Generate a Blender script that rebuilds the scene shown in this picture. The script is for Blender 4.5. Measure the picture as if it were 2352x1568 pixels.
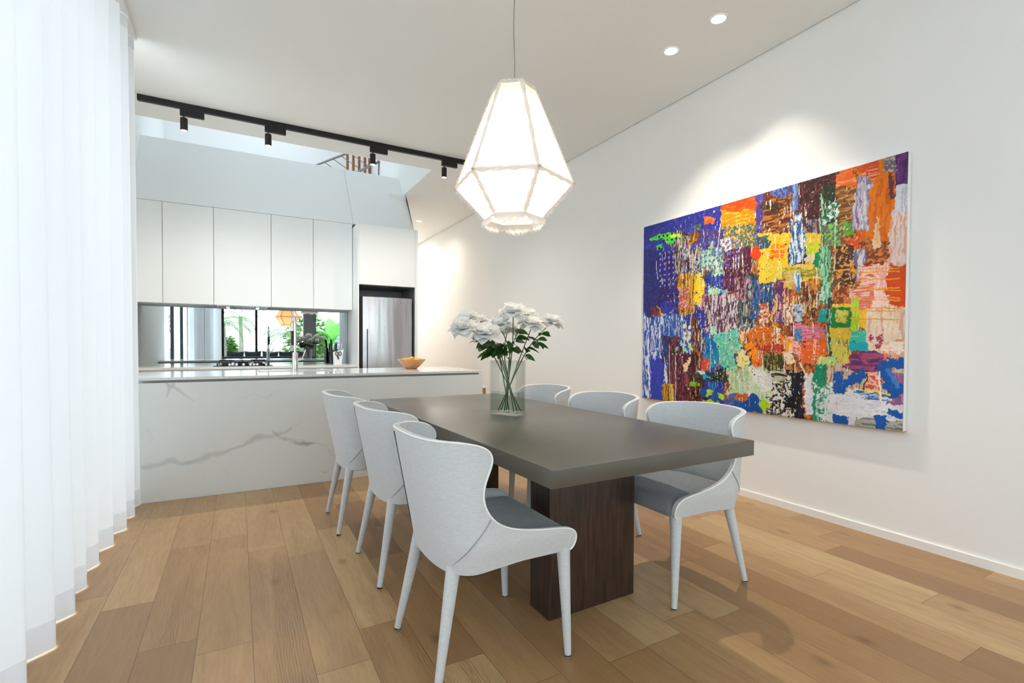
import bpy, bmesh, math, random
import numpy as np
from mathutils import Vector, Matrix

random.seed(7)
SC = bpy.context.scene
for o in list(bpy.data.objects):
    bpy.data.objects.remove(o)

# ------------------------------------------------------------------ camera
cam_d = bpy.data.cameras.new('camera')
cam = bpy.data.objects.new('camera', cam_d)
SC.collection.objects.link(cam)
SC.camera = cam
YAW, PITCH, ROLL = 0.5071797, -0.0195877, 0.0049637
fw = Vector((math.sin(YAW)*math.cos(PITCH), math.cos(YAW)*math.cos(PITCH), math.sin(PITCH)))
rt0 = Vector((math.cos(YAW), -math.sin(YAW), 0))
up0 = rt0.cross(fw)
rt = rt0*math.cos(ROLL) + up0*math.sin(ROLL)
up = -rt0*math.sin(ROLL) + up0*math.cos(ROLL)
cam.matrix_world = Matrix(((rt.x, up.x, -fw.x, 0), (rt.y, up.y, -fw.y, 0), (rt.z, up.z, -fw.z, 1.15), (0, 0, 0, 1)))
cam_d.sensor_width = 36
cam_d.lens = 1134.54/2352*36
cam_d.shift_y = 0.01345
cam_d.clip_start = 0.02
cam_d.clip_end = 200

# ------------------------------------------------------------------ world, exposure
vs = SC.view_settings
SC.display_settings.display_device = 'sRGB'
vs.view_transform = 'Standard'
vs.look = 'None'
vs.exposure = -0.25
vs.gamma = 1
vs.use_curve_mapping = False
SC.cycles.max_bounces = 12
SC.cycles.diffuse_bounces = 6
SC.cycles.glossy_bounces = 5
SC.cycles.transmission_bounces = 6
SC.cycles.transparent_max_bounces = 28
SC.cycles.sample_clamp_indirect = 8
SC.cycles.caustics_reflective = False
SC.cycles.caustics_refractive = False

world = bpy.data.worlds.new('sky')
SC.world = world
world.use_nodes = True
wn = world.node_tree
wn.nodes.clear()
wo = wn.nodes.new('ShaderNodeOutputWorld')
wb = wn.nodes.new('ShaderNodeBackground')
wb.inputs[0].default_value = (0.82, 0.905, 1.0, 1)
wb.inputs[1].default_value = 10.0
wn.links.new(wb.outputs[0], wo.inputs[0])


def area(name, loc, rot, sx, sy, portal=True):
    l = bpy.data.lights.new(name, 'AREA')
    l.shape = 'RECTANGLE'
    l.size, l.size_y = sx, sy
    l.cycles.is_portal = portal
    o = bpy.data.objects.new(name, l)
    o.location = loc
    o.rotation_euler = rot
    SC.collection.objects.link(o)
    return o


# portals only guide the sampling of the sky through the glazing; they add no light
area('sky_portal', (-0.9, -0.05, 1.6), (0, -math.pi/2, 0), 3.2, 9.0)
area('sky_portal', (1.55, -4.35, 1.36), (math.pi/2, 0, 0), 3.7, 2.7)
area('sky_portal', (0.6, 8.25, 5.98), (0, 0, 0), 1.6, 1.2)

WARM = (1.0, 0.86, 0.70)


def spot(name, loc, target, power, angle, blend=0.6, radius=0.03, col=WARM, parent=None):
    l = bpy.data.lights.new(name, 'SPOT')
    l.energy = power
    l.spot_size = math.radians(angle)
    l.spot_blend = blend
    l.shadow_soft_size = radius
    l.color = col
    o = bpy.data.objects.new(name, l)
    SC.collection.objects.link(o)
    o.location = loc
    o.rotation_euler = (Vector(target) - Vector(loc)).to_track_quat('-Z', 'Y').to_euler()
    return o


# ------------------------------------------------------------------ helpers
COL = SC.collection


def tag(o, label=None, cat=None, group=None, kind=None):
    if label: o['label'] = label
    if cat: o['category'] = cat
    if group: o['group'] = group
    if kind: o['kind'] = kind
    return o


def empty(name, loc=(0, 0, 0), rz=0.0):
    o = bpy.data.objects.new(name, None)
    o.empty_display_size = 0.05
    COL.objects.link(o)
    o.location = loc
    o.rotation_euler = (0, 0, rz)
    return o


def thing(name, label, cat, loc=(0, 0, 0), rz=0.0, group=None):
    return tag(empty(name, loc, rz), label, cat, group)


class MB:
    def __init__(s):
        s.v, s.f, s.uv = [], [], None

    def add(s, vs_, fs_):
        n = len(s.v)
        s.v += [tuple(v) for v in vs_]
        s.f += [tuple(i+n for i in f) for f in fs_]
        return s

    def box(s, x0, y0, z0, x1, y1, z1, bev=0.0):
        if bev <= 0:
            v = [(x0, y0, z0), (x1, y0, z0), (x1, y1, z0), (x0, y1, z0), (x0, y0, z1), (x1, y0, z1), (x1, y1, z1), (x0, y1, z1)]
            return s.add(v, [(0, 3, 2, 1), (4, 5, 6, 7), (0, 1, 5, 4), (1, 2, 6, 5), (2, 3, 7, 6), (3, 0, 4, 7)])
        bm = bmesh.new()
        bmesh.ops.create_cube(bm, size=1)
        for v in bm.verts:
            v.co = ((x0+x1)/2+v.co.x*(x1-x0), (y0+y1)/2+v.co.y*(y1-y0), (z0+z1)/2+v.co.z*(z1-z0))
        bmesh.ops.bevel(bm, geom=bm.edges[:], offset=bev, segments=2, affect='EDGES', profile=0.6)
        bm.verts.index_update()
        s.add([v.co[:] for v in bm.verts], [[v.index for v in f.verts] for f in bm.faces])
        bm.free()
        return s

    def grid(s, rows, close_u=False, close_v=False):
        nr, nc = len(rows), len(rows[0])
        vs_ = [p for r in rows for p in r]
        fs_ = []
        for i in range(nr - (0 if close_v else 1)):
            for j in range(nc - (0 if close_u else 1)):
                a, b = i, (i+1) % nr
                c, d = j, (j+1) % nc
                fs_.append((a*nc+c, a*nc+d, b*nc+d, b*nc+c))
        return s.add(vs_, fs_)

    def tube(s, pts, r, n=10, cap=True, closed=False):
        pts = [Vector(p) for p in pts]
        m = len(pts)
        rr = r if hasattr(r, '__len__') else [r]*m
        rings = []
        nrm = None
        for i, p in enumerate(pts):
            if closed:
                t = pts[(i+1) % m]-pts[i-1]
            else:
                t = pts[min(i+1, m-1)]-pts[max(i-1, 0)]
            if t.length < 1e-9: t = Vector((0, 0, 1))
            t.normalize()
            if nrm is None:
                a = Vector((0, 0, 1)) if abs(t.z) < 0.9 else Vector((1, 0, 0))
                nrm = t.cross(a).normalized()
            nrm = (nrm - t*nrm.dot(t))
            nrm.normalize()
            b = t.cross(nrm)
            rings.append([tuple(p + (nrm*math.cos(2*math.pi*k/n)+b*math.sin(2*math.pi*k/n))*rr[i]) for k in range(n)])
        n0 = len(s.v)
        s.grid(rings, close_u=True, close_v=closed)
        if cap and not closed:
            s.f.append(tuple(n0+k for k in reversed(range(n))))
            s.f.append(tuple(n0+(m-1)*n+k for k in range(n)))
        return s

    def lathe(s, prof, n=32, c=(0, 0), cap=False):
        rows = [[(c[0]+r*math.cos(2*math.pi*k/n), c[1]+r*math.sin(2*math.pi*k/n), z) for k in range(n)] for r, z in prof]
        n0 = len(s.v)
        s.grid(rows, close_u=True)
        if cap:
            s.f.append(tuple(n0+k for k in reversed(range(n))))
            s.f.append(tuple(n0+(len(prof)-1)*n+k for k in range(n)))
        return s

    def prism(s, poly, axis, a, b):
        def P(p, q):
            return {'x': (q, p[0], p[1]), 'y': (p[0], q, p[1]), 'z': (p[0], p[1], q)}[axis]
        n = len(poly)
        vs_ = [P(p, a) for p in poly]+[P(p, b) for p in poly]
        fs_ = [tuple(range(n)), tuple(reversed(range(n, 2*n)))]
        fs_ += [(i, i+n, (i+1) % n+n, (i+1) % n) for i in range(n)]
        return s.add(vs_, fs_)

    def build(s, name, mat, parent=None, smooth=False, angle=None, fixn=True):
        me = bpy.data.meshes.new(name)
        me.from_pydata(s.v, [], s.f)
        if fixn:
            bm = bmesh.new()
            bm.from_mesh(me)
            bmesh.ops.recalc_face_normals(bm, faces=bm.faces[:])
            bm.to_mesh(me)
            bm.free()
        me.update()
        if smooth:
            me.shade_smooth()
            if angle is not None:
                me.set_sharp_from_angle(angle=math.radians(angle))
        if mat: me.materials.append(mat)
        o = bpy.data.objects.new(name, me)
        COL.objects.link(o)
        if parent: o.parent = parent
        return o


def copy_tree(o, parent=None):
    c = o.copy()
    COL.objects.link(c)
    if parent: c.parent = parent
    for ch in list(o.children):
        copy_tree(ch, c)
    return c


def struct(name, mb, mat, **k):
    return tag(mb.build(name, mat, **k), kind='structure')


# ------------------------------------------------------------------ materials
def lin(c):
    if isinstance(c, str):
        c = [int(c[i:i+2], 16)/255 for i in (0, 2, 4)]
    return tuple(x/12.92 if x <= 0.04045 else ((x+0.055)/1.055)**2.4 for x in c)


class NT:
    def __init__(s, name):
        s.m = bpy.data.materials.new(name)
        s.m.use_nodes = True
        s.t = s.m.node_tree
        s.t.nodes.clear()
        s.out = s.t.nodes.new('ShaderNodeOutputMaterial')

    def n(s, typ, **k):
        nd = s.t.nodes.new(typ)
        ins = k.pop('ins', {})
        for a, b in k.items(): setattr(nd, a, b)
        for a, b in ins.items():
            if isinstance(b, bpy.types.NodeSocket): s.t.links.new(b, nd.inputs[a])
            else: nd.inputs[a].default_value = b
        return nd

    def math(s, op, a, b=0.0, c=0.0):
        nd = s.t.nodes.new('ShaderNodeMath')
        nd.operation = op
        for i, x in enumerate((a, b, c)):
            if isinstance(x, bpy.types.NodeSocket): s.t.links.new(x, nd.inputs[i])
            else: nd.inputs[i].default_value = x
        return nd.outputs[0]

    def mix(s, fac, a, b, mode='MIX'):
        nd = s.t.nodes.new('ShaderNodeMix')
        nd.data_type = 'RGBA'
        nd.blend_type = mode
        for i, x in ((0, fac), (6, a), (7, b)):
            if isinstance(x, bpy.types.NodeSocket): s.t.links.new(x, nd.inputs[i])
            else: nd.inputs[i].default_value = x if i == 0 else tuple(x)[:3]+(1,)
        return nd.outputs[2]

    def ramp(s, fac, stops):
        nd = s.t.nodes.new('ShaderNodeValToRGB')
        el = nd.color_ramp.elements
        while len(el) < len(stops): el.new(0.5)
        for e, (p, c) in zip(el, stops):
            e.position = p
            e.color = (c, c, c, 1) if not hasattr(c, '__len__') else tuple(c)[:3]+(1,)
        s.t.links.new(fac, nd.inputs[0])
        return nd.outputs[0]

    def coord(s, kind='Object', scale=(1, 1, 1), loc=(0, 0, 0)):
        tc = s.n('ShaderNodeTexCoord')
        mp = s.n('ShaderNodeMapping', ins={0: tc.outputs[kind], 'Scale': scale, 'Location': loc})
        return mp.outputs[0]

    def noise(s, vec, scale=5, detail=4, rough=0.5, dist=0.0):
        return s.n('ShaderNodeTexNoise', ins={'Vector': vec, 'Scale': scale, 'Detail': detail, 'Roughness': rough, 'Distortion': dist}).outputs[0]

    def bump(s, h, strength=0.3, dist=0.002):
        return s.n('ShaderNodeBump', ins={'Height': h, 'Strength': strength, 'Distance': dist}).outputs[0]

    def pbr(s, col, rough=0.5, metal=0.0, normal=None, **k):
        ins = {'Roughness': rough, 'Metallic': metal}
        ins['Base Color'] = col if isinstance(col, bpy.types.NodeSocket) else tuple(col)[:3]+(1,)
        if normal is not None: ins['Normal'] = normal
        ins.update(k)
        b = s.n('ShaderNodeBsdfPrincipled', ins=ins)
        return b.outputs[0]

    def schlick(s, f0):
        lw = s.n('ShaderNodeLayerWeight', ins={'Blend': 0.5})
        return s.math('MULTIPLY_ADD', s.math('POWER', lw.outputs['Facing'], 5.0), 1.0-f0, f0)

    def done(s, sh):
        s.t.links.new(sh, s.out.inputs[0])
        return s.m


def simple(name, col, rough=0.5, metal=0.0, var=0.0, vscale=8, bump=0.0, bscale=60, **k):
    t = NT(name)
    c = lin(col)
    v = t.coord('Object')
    cs = c
    if var > 0:
        cs = t.mix(t.noise(v, vscale, 5), [x*(1-var) for x in c], [min(1, x*(1+var)) for x in c])
    nm = t.bump(t.noise(v, bscale, 3), bump, 0.002) if bump > 0 else None
    return t.done(t.pbr(cs, rough, metal, nm, **k))


M = {}
M['wall'] = simple('wall_paint', 'F1F2F1', 0.65, var=0.008, vscale=1.2, bump=0.04, bscale=250)
M['ceil'] = simple('ceiling_paint', 'F1F3F2', 0.8, var=0.006, vscale=1.0)
M['skirt'] = simple('skirting_paint', 'F0F0EE', 0.4, var=0.005)
M['cab'] = simple('cabinet_lacquer', 'F0F4F5', 0.42, var=0.006, vscale=2)
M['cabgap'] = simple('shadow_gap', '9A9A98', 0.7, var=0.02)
M['black'] = simple('black_metal', '17181A', 0.42, 0.2, var=0.1, vscale=30)
M['frame'] = simple('window_frame_black', '1C1D1F', 0.5, 0.3, var=0.1)
M['chrome'] = simple('chrome', 'DADADA', 0.09, 1.0, var=0.02)
M['grey_panel'] = simple('recess_panel', '85858C', 0.35, 0.3, var=0.04, vscale=3)
M['stone'] = simple('pale_stone', 'E6E8E5', 0.1, var=0.012, vscale=3)
M['railmetal'] = simple('satin_rail_metal', '8E8C88', 0.4, 0.3, var=0.05)
M['rubber'] = simple('black_rubber', '101010', 0.6, var=0.1)
M['glide'] = simple('pale_glide', 'D8D8D4', 0.4, var=0.05)


def m_emit(name, col, strength):
    t = NT(name)
    v = t.coord('Object')
    c = t.mix(t.noise(v, 30, 2), [x*0.97 for x in col], col)
    e = t.n('ShaderNodeEmission', ins={0: c, 1: strength})
    return t.done(e.outputs[0])


M['lamp'] = m_emit('lit_lens', (1.0, 0.93, 0.82), 14)


def m_pane():
    t = NT('window_glass')
    fr = t.schlick(0.03)
    g = t.n('ShaderNodeBsdfGlossy', ins={'Color': (1, 1, 1, 1), 'Roughness': 0.0})
    tr = t.n('ShaderNodeBsdfTransparent', ins={'Color': (0.97, 0.985, 0.98, 1)})
    mx = t.n('ShaderNodeMixShader', ins={0: fr, 1: tr.outputs[0], 2: g.outputs[0]})
    return t.done(mx.outputs[0])


M['pane'] = m_pane()


def m_glass():
    t = NT('clear_glass')
    v = t.coord('Object')
    lw = t.n('ShaderNodeLayerWeight', ins={'Blend': 0.5})
    edge = t.math('POWER', lw.outputs['Facing'], 2.4)
    cg = t.mix(t.noise(v, 40, 2), (0.97, 0.985, 0.98), (0.985, 0.995, 0.99))
    cg = t.mix(edge, cg, (0.22, 0.30, 0.27))
    gl = t.n('ShaderNodeBsdfGlossy', ins={'Color': (1, 1, 1, 1), 'Roughness': 0.01})
    tr = t.n('ShaderNodeBsdfTransparent', ins={'Color': cg})
    mx = t.n('ShaderNodeMixShader', ins={0: t.schlick(0.035), 1: tr.outputs[0], 2: gl.outputs[0]})
    return t.done(mx.outputs[0])


M['glass'] = m_glass()


def m_water():
    t = NT('water')
    v = t.coord('Object')
    fr = t.schlick(0.02)
    gl = t.n('ShaderNodeBsdfGlossy', ins={'Color': (1, 1, 1, 1), 'Roughness': 0.02})
    c = t.mix(t.noise(v, 20, 2), (0.83, 0.88, 0.85), (0.87, 0.91, 0.88))
    tr = t.n('ShaderNodeBsdfTransparent', ins={'Color': c})
    mx = t.n('ShaderNodeMixShader', ins={0: fr, 1: tr.outputs[0], 2: gl.outputs[0]})
    return t.done(mx.outputs[0])


M['water'] = m_water()


def m_mirror():
    t = NT('tinted_mirror')
    v = t.coord('Object')
    c = t.mix(t.noise(v, 1.5, 2), (0.44, 0.49, 0.51), (0.47, 0.52, 0.54))
    g = t.n('ShaderNodeBsdfGlossy', ins={'Color': c, 'Roughness': 0.0})
    return t.done(g.outputs[0])


M['mirror'] = m_mirror()


def m_sheer(name, trans, opac):
    t = NT(name)
    v = t.coord('Object')
    wv = t.noise(t.coord('Object', (900, 900, 900)), 1, 1)
    c = t.mix(wv, (0.80, 0.83, 0.86), (0.90, 0.92, 0.94))
    d = t.n('ShaderNodeBsdfDiffuse', ins={0: c})
    tl = t.n('ShaderNodeBsdfTranslucent', ins={0: c})
    mx = t.n('ShaderNodeMixShader', ins={0: trans, 1: d.outputs[0], 2: tl.outputs[0]})
    tr = t.n('ShaderNodeBsdfTransparent', ins={0: (1, 1, 1, 1)})
    m2 = t.n('ShaderNodeMixShader', ins={0: opac, 1: tr.outputs[0], 2: mx.outputs[0]})
    return t.done(m2.outputs[0])


M['sheer'] = m_sheer('sheer_fabric', 0.125, 0.988)
M['sheer_hem'] = m_sheer('sheer_hem_fabric', 0.22, 0.42)


def m_floor():
    t = NT('oak_planks')
    tc = t.n('ShaderNodeTexCoord').outputs['Object']
    sp = t.n('ShaderNodeSeparateXYZ', ins={0: tc})
    X, Y = sp.outputs[0], sp.outputs[1]
    W = 0.1885
    xr = t.math('DIVIDE', t.math('ADD', X, 0.52+W*40), W)
    row = t.math('FLOOR', xr)
    fx = t.math('FRACT', xr)
    wn1 = t.n('ShaderNodeTexWhiteNoise', noise_dimensions='1D', ins={'W': row})
    ln = t.math('MULTIPLY_ADD', wn1.outputs[0], 0.5, 0.95)
    off = t.math('MULTIPLY', t.n('ShaderNodeTexWhiteNoise', noise_dimensions='1D', ins={'W': t.math('ADD', row, 31.7)}).outputs[0], 7.0)
    yr = t.math('ADD', t.math('DIVIDE', t.math('ADD', Y, 50), ln), off)
    # uneven joints
    k = t.math('FLOOR', yr)
    fy = t.math('FRACT', yr)
    pid = t.n('ShaderNodeCombineXYZ', ins={0: row, 1: k, 2: 0.0})
    wn2 = t.n('ShaderNodeTexWhiteNoise', noise_dimensions='3D', ins={'Vector': pid.outputs[0]})
    rnd = wn2.outputs[0]
    rc = t.n('ShaderNodeSeparateColor', ins={0: wn2.outputs[1]})
    # grain, shifted per plank
    sh = t.n('ShaderNodeVectorMath', operation='MULTIPLY_ADD', ins={0: wn2.outputs[1], 1: (7, 13, 5), 2: tc})
    g1 = t.n('ShaderNodeMapping', ins={0: sh.outputs[0], 'Scale': (9, 1.0, 1)})
    fine = t.noise(g1.outputs[0], 9, 8, 0.65, 0.3)
    big = t.noise(g1.outputs[0], 0.9, 4, 0.5, 0.8)
    g2 = t.n('ShaderNodeMapping', ins={0: sh.outputs[0], 'Scale': (5.5, 0.9, 1)})
    bands = t.n('ShaderNodeTexWave', wave_type='BANDS', bands_direction='X', ins={'Vector': g2.outputs[0], 'Scale': 6.0, 'Distortion': 11.0, 'Detail': 2.5, 'Detail Scale': 0.7, 'Detail Roughness': 0.5}).outputs[1]
    base = t.ramp(rnd, [(0.0, lin('946F4B')), (0.35, lin('AB875C')), (0.7, lin('BA976A')), (1.0, lin('CDAF80'))])
    c = t.mix(t.math('MULTIPLY', t.ramp(big, [(0.35, 0.0), (0.75, 1.0)]), 0.45), base, lin('8F6A48'))
    c = t.mix(t.math('MULTIPLY', t.ramp(fine, [(0.42, 0.0), (0.66, 1.0)]), 0.22), c, lin('7A5736'))
    gs = t.math('MULTIPLY', t.math('GREATER_THAN', rc.outputs[1], 0.84), t.math('MULTIPLY', t.ramp(bands, [(0.62, 0.0), (0.97, 1.0)]), t.ramp(big, [(0.42, 0.0), (0.6, 1.0)])))
    c = t.mix(t.math('MULTIPLY', gs, 0.6), c, lin('7B5A3A'))
    # knots
    kv = t.n('ShaderNodeMapping', ins={0: sh.outputs[0], 'Scale': (4.6, 2.6, 1)})
    vo = t.n('ShaderNodeTexVoronoi', ins={'Vector': kv.outputs[0], 'Scale': 1.0, 'Randomness': 1.0})
    kd = t.math('ADD', vo.outputs[0], t.math('MULTIPLY', t.math('SUBTRACT', fine, 0.5), 0.12))
    kn = t.ramp(kd, [(0.02, 1.0), (0.06, 0.6), (0.15, 0.0)])
    c = t.mix(t.math('MULTIPLY', kn, 0.6), c, lin('4E3A28'))
    # joints
    ex = t.math('MINIMUM', fx, t.math('SUBTRACT', 1.0, fx))
    ey = t.math('MULTIPLY', t.math('MINIMUM', fy, t.math('SUBTRACT', 1.0, fy)), ln)
    ed = t.math('MINIMUM', t.math('MULTIPLY', ex, W), ey)
    sm = t.ramp(t.math('MULTIPLY', ed, 100), [(0.08, 1.0), (0.2, 0.0)])
    c = t.mix(t.math('MULTIPLY', sm, 0.6), c, lin('4A3826'))
    hgt = t.math('SUBTRACT', t.math('MULTIPLY', fine, 0.25), sm)
    nm = t.bump(hgt, 0.25, 0.001)
    ro = t.math('MULTIPLY_ADD', fine, 0.15, 0.30)
    return t.done(t.pbr(c, ro, 0.0, nm, **{'Specular IOR Level': 0.45}))


M['floor'] = m_floor()


def m_fabric(name, col, col2, sheen=0.2):
    t = NT(name)
    warp = t.noise(t.coord('Object', (45, 45, 520)), 1, 3, 0.55)
    weft = t.noise(t.coord('Object', (300, 300, 30)), 1, 2, 0.5)
    fine = t.noise(t.coord('Object', (900, 900, 900)), 1, 1)
    h = t.math('ADD', t.math('MULTIPLY', warp, 0.7), t.math('MULTIPLY', weft, 0.15))
    c = t.mix(t.ramp(h, [(0.32, 0.0), (0.56, 1.0)]), lin(col), lin(col2))
    c = t.mix(t.math('MULTIPLY', fine, 0.15), c, lin(col))
    nm = t.bump(t.math('ADD', h, t.math('MULTIPLY', fine, 0.3)), 0.35, 0.0008)
    return t.done(t.pbr(c, 0.75, 0.0, nm, **{'Sheen Weight': sheen, 'Specular IOR Level': 0.25}))


M['fabric'] = m_fabric('chair_fabric', 'C6CACD', 'D6DADD')
M['seatfab_shaded'] = m_fabric('shaded_seat_fabric', '83898F', '8F959A')  # same chair fabric, darkened to carry the shade under the table
M['piping'] = simple('white_piping', 'F4F4F2', 0.45, var=0.01)
M['seam'] = simple('seam_thread', '9CA2A6', 0.8, var=0.05)
M['zip'] = simple('zipper', '2A2D30', 0.5, 0.3, var=0.1)


def m_tabletop():
    t = NT('cast_concrete')
    v = t.coord('Object')
    a = t.noise(v, 1.7, 5, 0.55)
    b = t.noise(v, 7.0, 3, 0.5)
    c = t.mix(a, lin('43413A'), lin('5E584D'))
    c = t.mix(t.math('MULTIPLY', b, 0.25), c, lin('686052'))
    ro = t.math('MULTIPLY_ADD', a, 0.16, 0.24)
    return t.done(t.pbr(c, ro, 0.0, None, **{'Specular IOR Level': 0.7}))


M['tabletop'] = m_tabletop()


def m_wood(name, c1, c2, c3, sc=(14, 14, 1.2), rough=0.4):
    t = NT(name)
    v = t.coord('Object', sc)
    a = t.noise(v, 4, 8, 0.65, 0.4)
    b = t.noise(v, 1.2, 4, 0.5, 1.0)
    c = t.mix(t.ramp(a, [(0.35, 0.0), (0.65, 1.0)]), lin(c1), lin(c2))
    c = t.mix(t.math('MULTIPLY', t.ramp(b, [(0.4, 0.0), (0.75, 1.0)]), 0.5), c, lin(c3))
    return t.done(t.pbr(c, rough, 0.0, t.bump(a, 0.25, 0.0015)))


M['darkwood'] = m_wood('dark_stained_timber', '271B16', '4A372C', '1B1310', rough=0.38)
M['bowlwood'] = m_wood('pale_turned_wood', 'C98F5E', 'DDAA79', 'C08350', sc=(5, 5, 20), rough=0.45)
M['postwood'] = m_wood('stair_timber', '8A4B20', 'A9622E', '7A3F1B', rough=0.45)
M['cubbywood'] = m_wood('cubby_timber', '9A6B38', 'C79A62', '7E5428', rough=0.5)


def m_steel():
    t = NT('brushed_steel')
    v = t.coord('Object', (300, 300, 2))
    a = t.noise(v, 1, 3, 0.6)
    w = t.noise(t.coord('Object', (7, 1, 0.5)), 1, 2, 0.5)
    c = t.mix(a, lin('B4B2B8'), lin('D6D4D9'))
    ro = t.math('MULTIPLY_ADD', a, 0.12, 0.2)
    return t.done(t.pbr(c, ro, 1.0, t.bump(t.math('ADD', t.math('MULTIPLY', a, 0.01), w), 0.5, 0.02)))


M['steel'] = m_steel()


def m_vcol(name, rough=0.4, bump=0.0, scale=220, attr='paint', gloss=0.5):
    t = NT(name)
    a = t.n('ShaderNodeAttribute', attribute_name=attr)
    v = t.coord('Object')
    nm = t.bump(t.noise(v, scale, 5, 0.6), bump, 0.003) if bump > 0 else None
    return t.done(t.pbr(a.outputs[0], rough, 0.0, nm, **{'Specular IOR Level': gloss}))


M['oil'] = m_vcol('oil_paint', 0.42, 0.35, 60, gloss=0.3)
M['marble'] = m_vcol('veined_marble', 0.16, 0.0, gloss=0.5)
M['canvas'] = simple('white_canvas_edge', 'EFEFEA', 0.7, var=0.02, bump=0.1, bscale=400)


def m_shade(name, c, trans=0.6):
    t = NT(name)
    v = t.coord('Object', (220, 220, 220))
    n1 = t.noise(v, 1, 2)
    cr = t.noise(t.coord('Object', (9, 9, 3)), 1, 3)
    cc = t.mix(n1, [x*0.93 for x in c], c)
    nm = t.bump(cr, 0.4, 0.02)
    d = t.n('ShaderNodeBsdfDiffuse', ins={0: cc, 'Normal': nm})
    tl = t.n('ShaderNodeBsdfTranslucent', ins={0: cc, 'Normal': nm})
    mx = t.n('ShaderNodeMixShader', ins={0: trans, 1: d.outputs[0], 2: tl.outputs[0]})
    return t.done(mx.outputs[0])


M['shade'] = m_shade('lampshade_linen', (0.93, 0.87, 0.78), 0.6)
M['fray'] = m_shade('frayed_linen', (0.95, 0.93, 0.91), 0.35)
M['amber_shade'] = m_shade('amber_lampshade', (0.85, 0.6, 0.36), 0.55)
M['petal'] = m_shade('rose_petal', (0.97, 0.97, 0.95), 0.4)


def m_leaf(name, c1, c2):
    t = NT(name)
    v = t.coord('Object')
    c = t.mix(t.noise(v, 25, 4), lin(c1), lin(c2))
    nm = t.bump(t.noise(v, 120, 3), 0.3, 0.001)
    b = t.pbr(c, 0.4, 0.0, nm)
    tl = t.n('ShaderNodeBsdfTranslucent', ins={0: c})
    mx = t.n('ShaderNodeMixShader', ins={0: 0.2, 1: b, 2: tl.outputs[0]})
    return t.done(mx.outputs[0])


M['leaf'] = m_leaf('rose_leaf', '2C4A22', '48702F')
M['stem'] = m_leaf('rose_stem', '35562A', '52783A')
M['foliage'] = m_leaf('garden_foliage', '3F6B2A', '7CA548')
M['banana'] = m_leaf('banana_leaf', '4FA53A', '86CF58')
M['trunk'] = simple('palm_trunk', '8C8378', 0.8, var=0.3, vscale=12, bump=0.4)

# ------------------------------------------------------------------ setting
H = 3.315
XR = 3.41
XL = -1.0
YB = -4.5
YC = 5.86       # near edge of the void
XV = 2.11       # right edge of the void

struct('floor', MB().box(-1.25, YB-0.2, -0.12, XR+0.2, 11.2, 0), M['floor'])
c = MB()
c.box(XL-0.2, YB-0.2, H, XR-0.012, YC, H+0.3)
c.box(XV, YC, H, XR-0.012, 11.1, H+0.3)
c.box(XR-0.012, YB-0.2, H+0.03, XR+0.15, 11.1, H+0.3)
struct('ceiling', c, M['ceil'])
struct('wall_right', MB().box(XR, YB-0.2, 0, XR+0.2, 11.1, H+0.03), M['wall'])
struct('wall_hall_end', MB().box(1.9, 10.9, 0, XR, 11.1, H), M['wall'])
struct('wall_passage', MB().box(1.9, 7.05, 0, 2.093, 10.9, H-0.002), M['wall'])
struct('wall_kitchen', MB().box(XL, 7.0, 0, 2.093, 7.05, 2.72), M['wall'])
w = MB()
w.box(XL-0.2, 4.55, 0, XL, 9.8, H)
w.box(XL-0.2, 4.55, H, XL, 9.8, 6.0)
w.box(XL-0.2, YB-0.2, 3.22, XL, 4.55, H)
struct('wall_left', w, M['wall'])
w = MB()
w.box(XL, YB-0.2, 2.75, XR, YB, H)
w.box(XL, YB-0.2, 0, -0.45, YB, 2.75)
struct('wall_back', w, M['wall'])
# stair void above the kitchen
w = MB()
w.box(XL, 9.6, 3.64, 2.25, 9.8, 6.0)
w.box(XV+0.001, YC, H+0.3, XV+0.2, 9.6, 6.0)
w.box(XL, YC-0.2, H+0.3, XV+0.2, YC, 6.0)
struct('wall_upstairs', w, M['wall'])
w = MB()
w.box(XL-0.2, YC-0.2, 6.0, XV+0.2, 7.65, 6.15); w.box(XL-0.2, 8.85, 6.0, XV+0.2, 9.8, 6.15)
w.box(XL-0.2, 7.65, 6.0, -0.2, 8.85, 6.15); w.box(1.4, 7.65, 6.0, XV+0.2, 8.85, 6.15)
struct('ceiling_upstairs', w, M['ceil'])
struct('floor_upstairs', MB().box(XL, 7.32, 3.45, XV, 9.6, 3.63), M['wall'])
# raked bulkhead rising from the top of the cabinets to the upper floor
b = MB().prism([(6.66, 2.722), (7.32, 3.632), (7.32, 3.3), (7.06, 2.722)], 'x', XL, 1.326)
struct('trim_1', b, M['wall'])
b = MB().prism([(6.657, 2.722), (7.317, 3.632), (7.317, 3.3), (7.057, 2.722)], 'x', 1.329, XV-0.002)
struct('trim_2', b, M['wall'])
k_ = (3.632-2.722)/0.66
b = MB().prism([(6.665, 2.722), (6.665+(H-0.002-2.722)/k_, H-0.002), (7.04, H-0.002), (7.04, 2.722)], 'x', XV-0.0005, XV+0.035)
struct('trim_3', b, M['wall'])
bb = MB().prism([(0, 0), (0, 0.052), (-0.009, 0.052), (-0.012, 0.049), (-0.012, 0)], 'y', YB, 10.9)
bb.v = [(x+XR-0.0005, y, z) for x, y, z in bb.v]
struct('baseboard_right', bb, M['skirt'])

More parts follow.
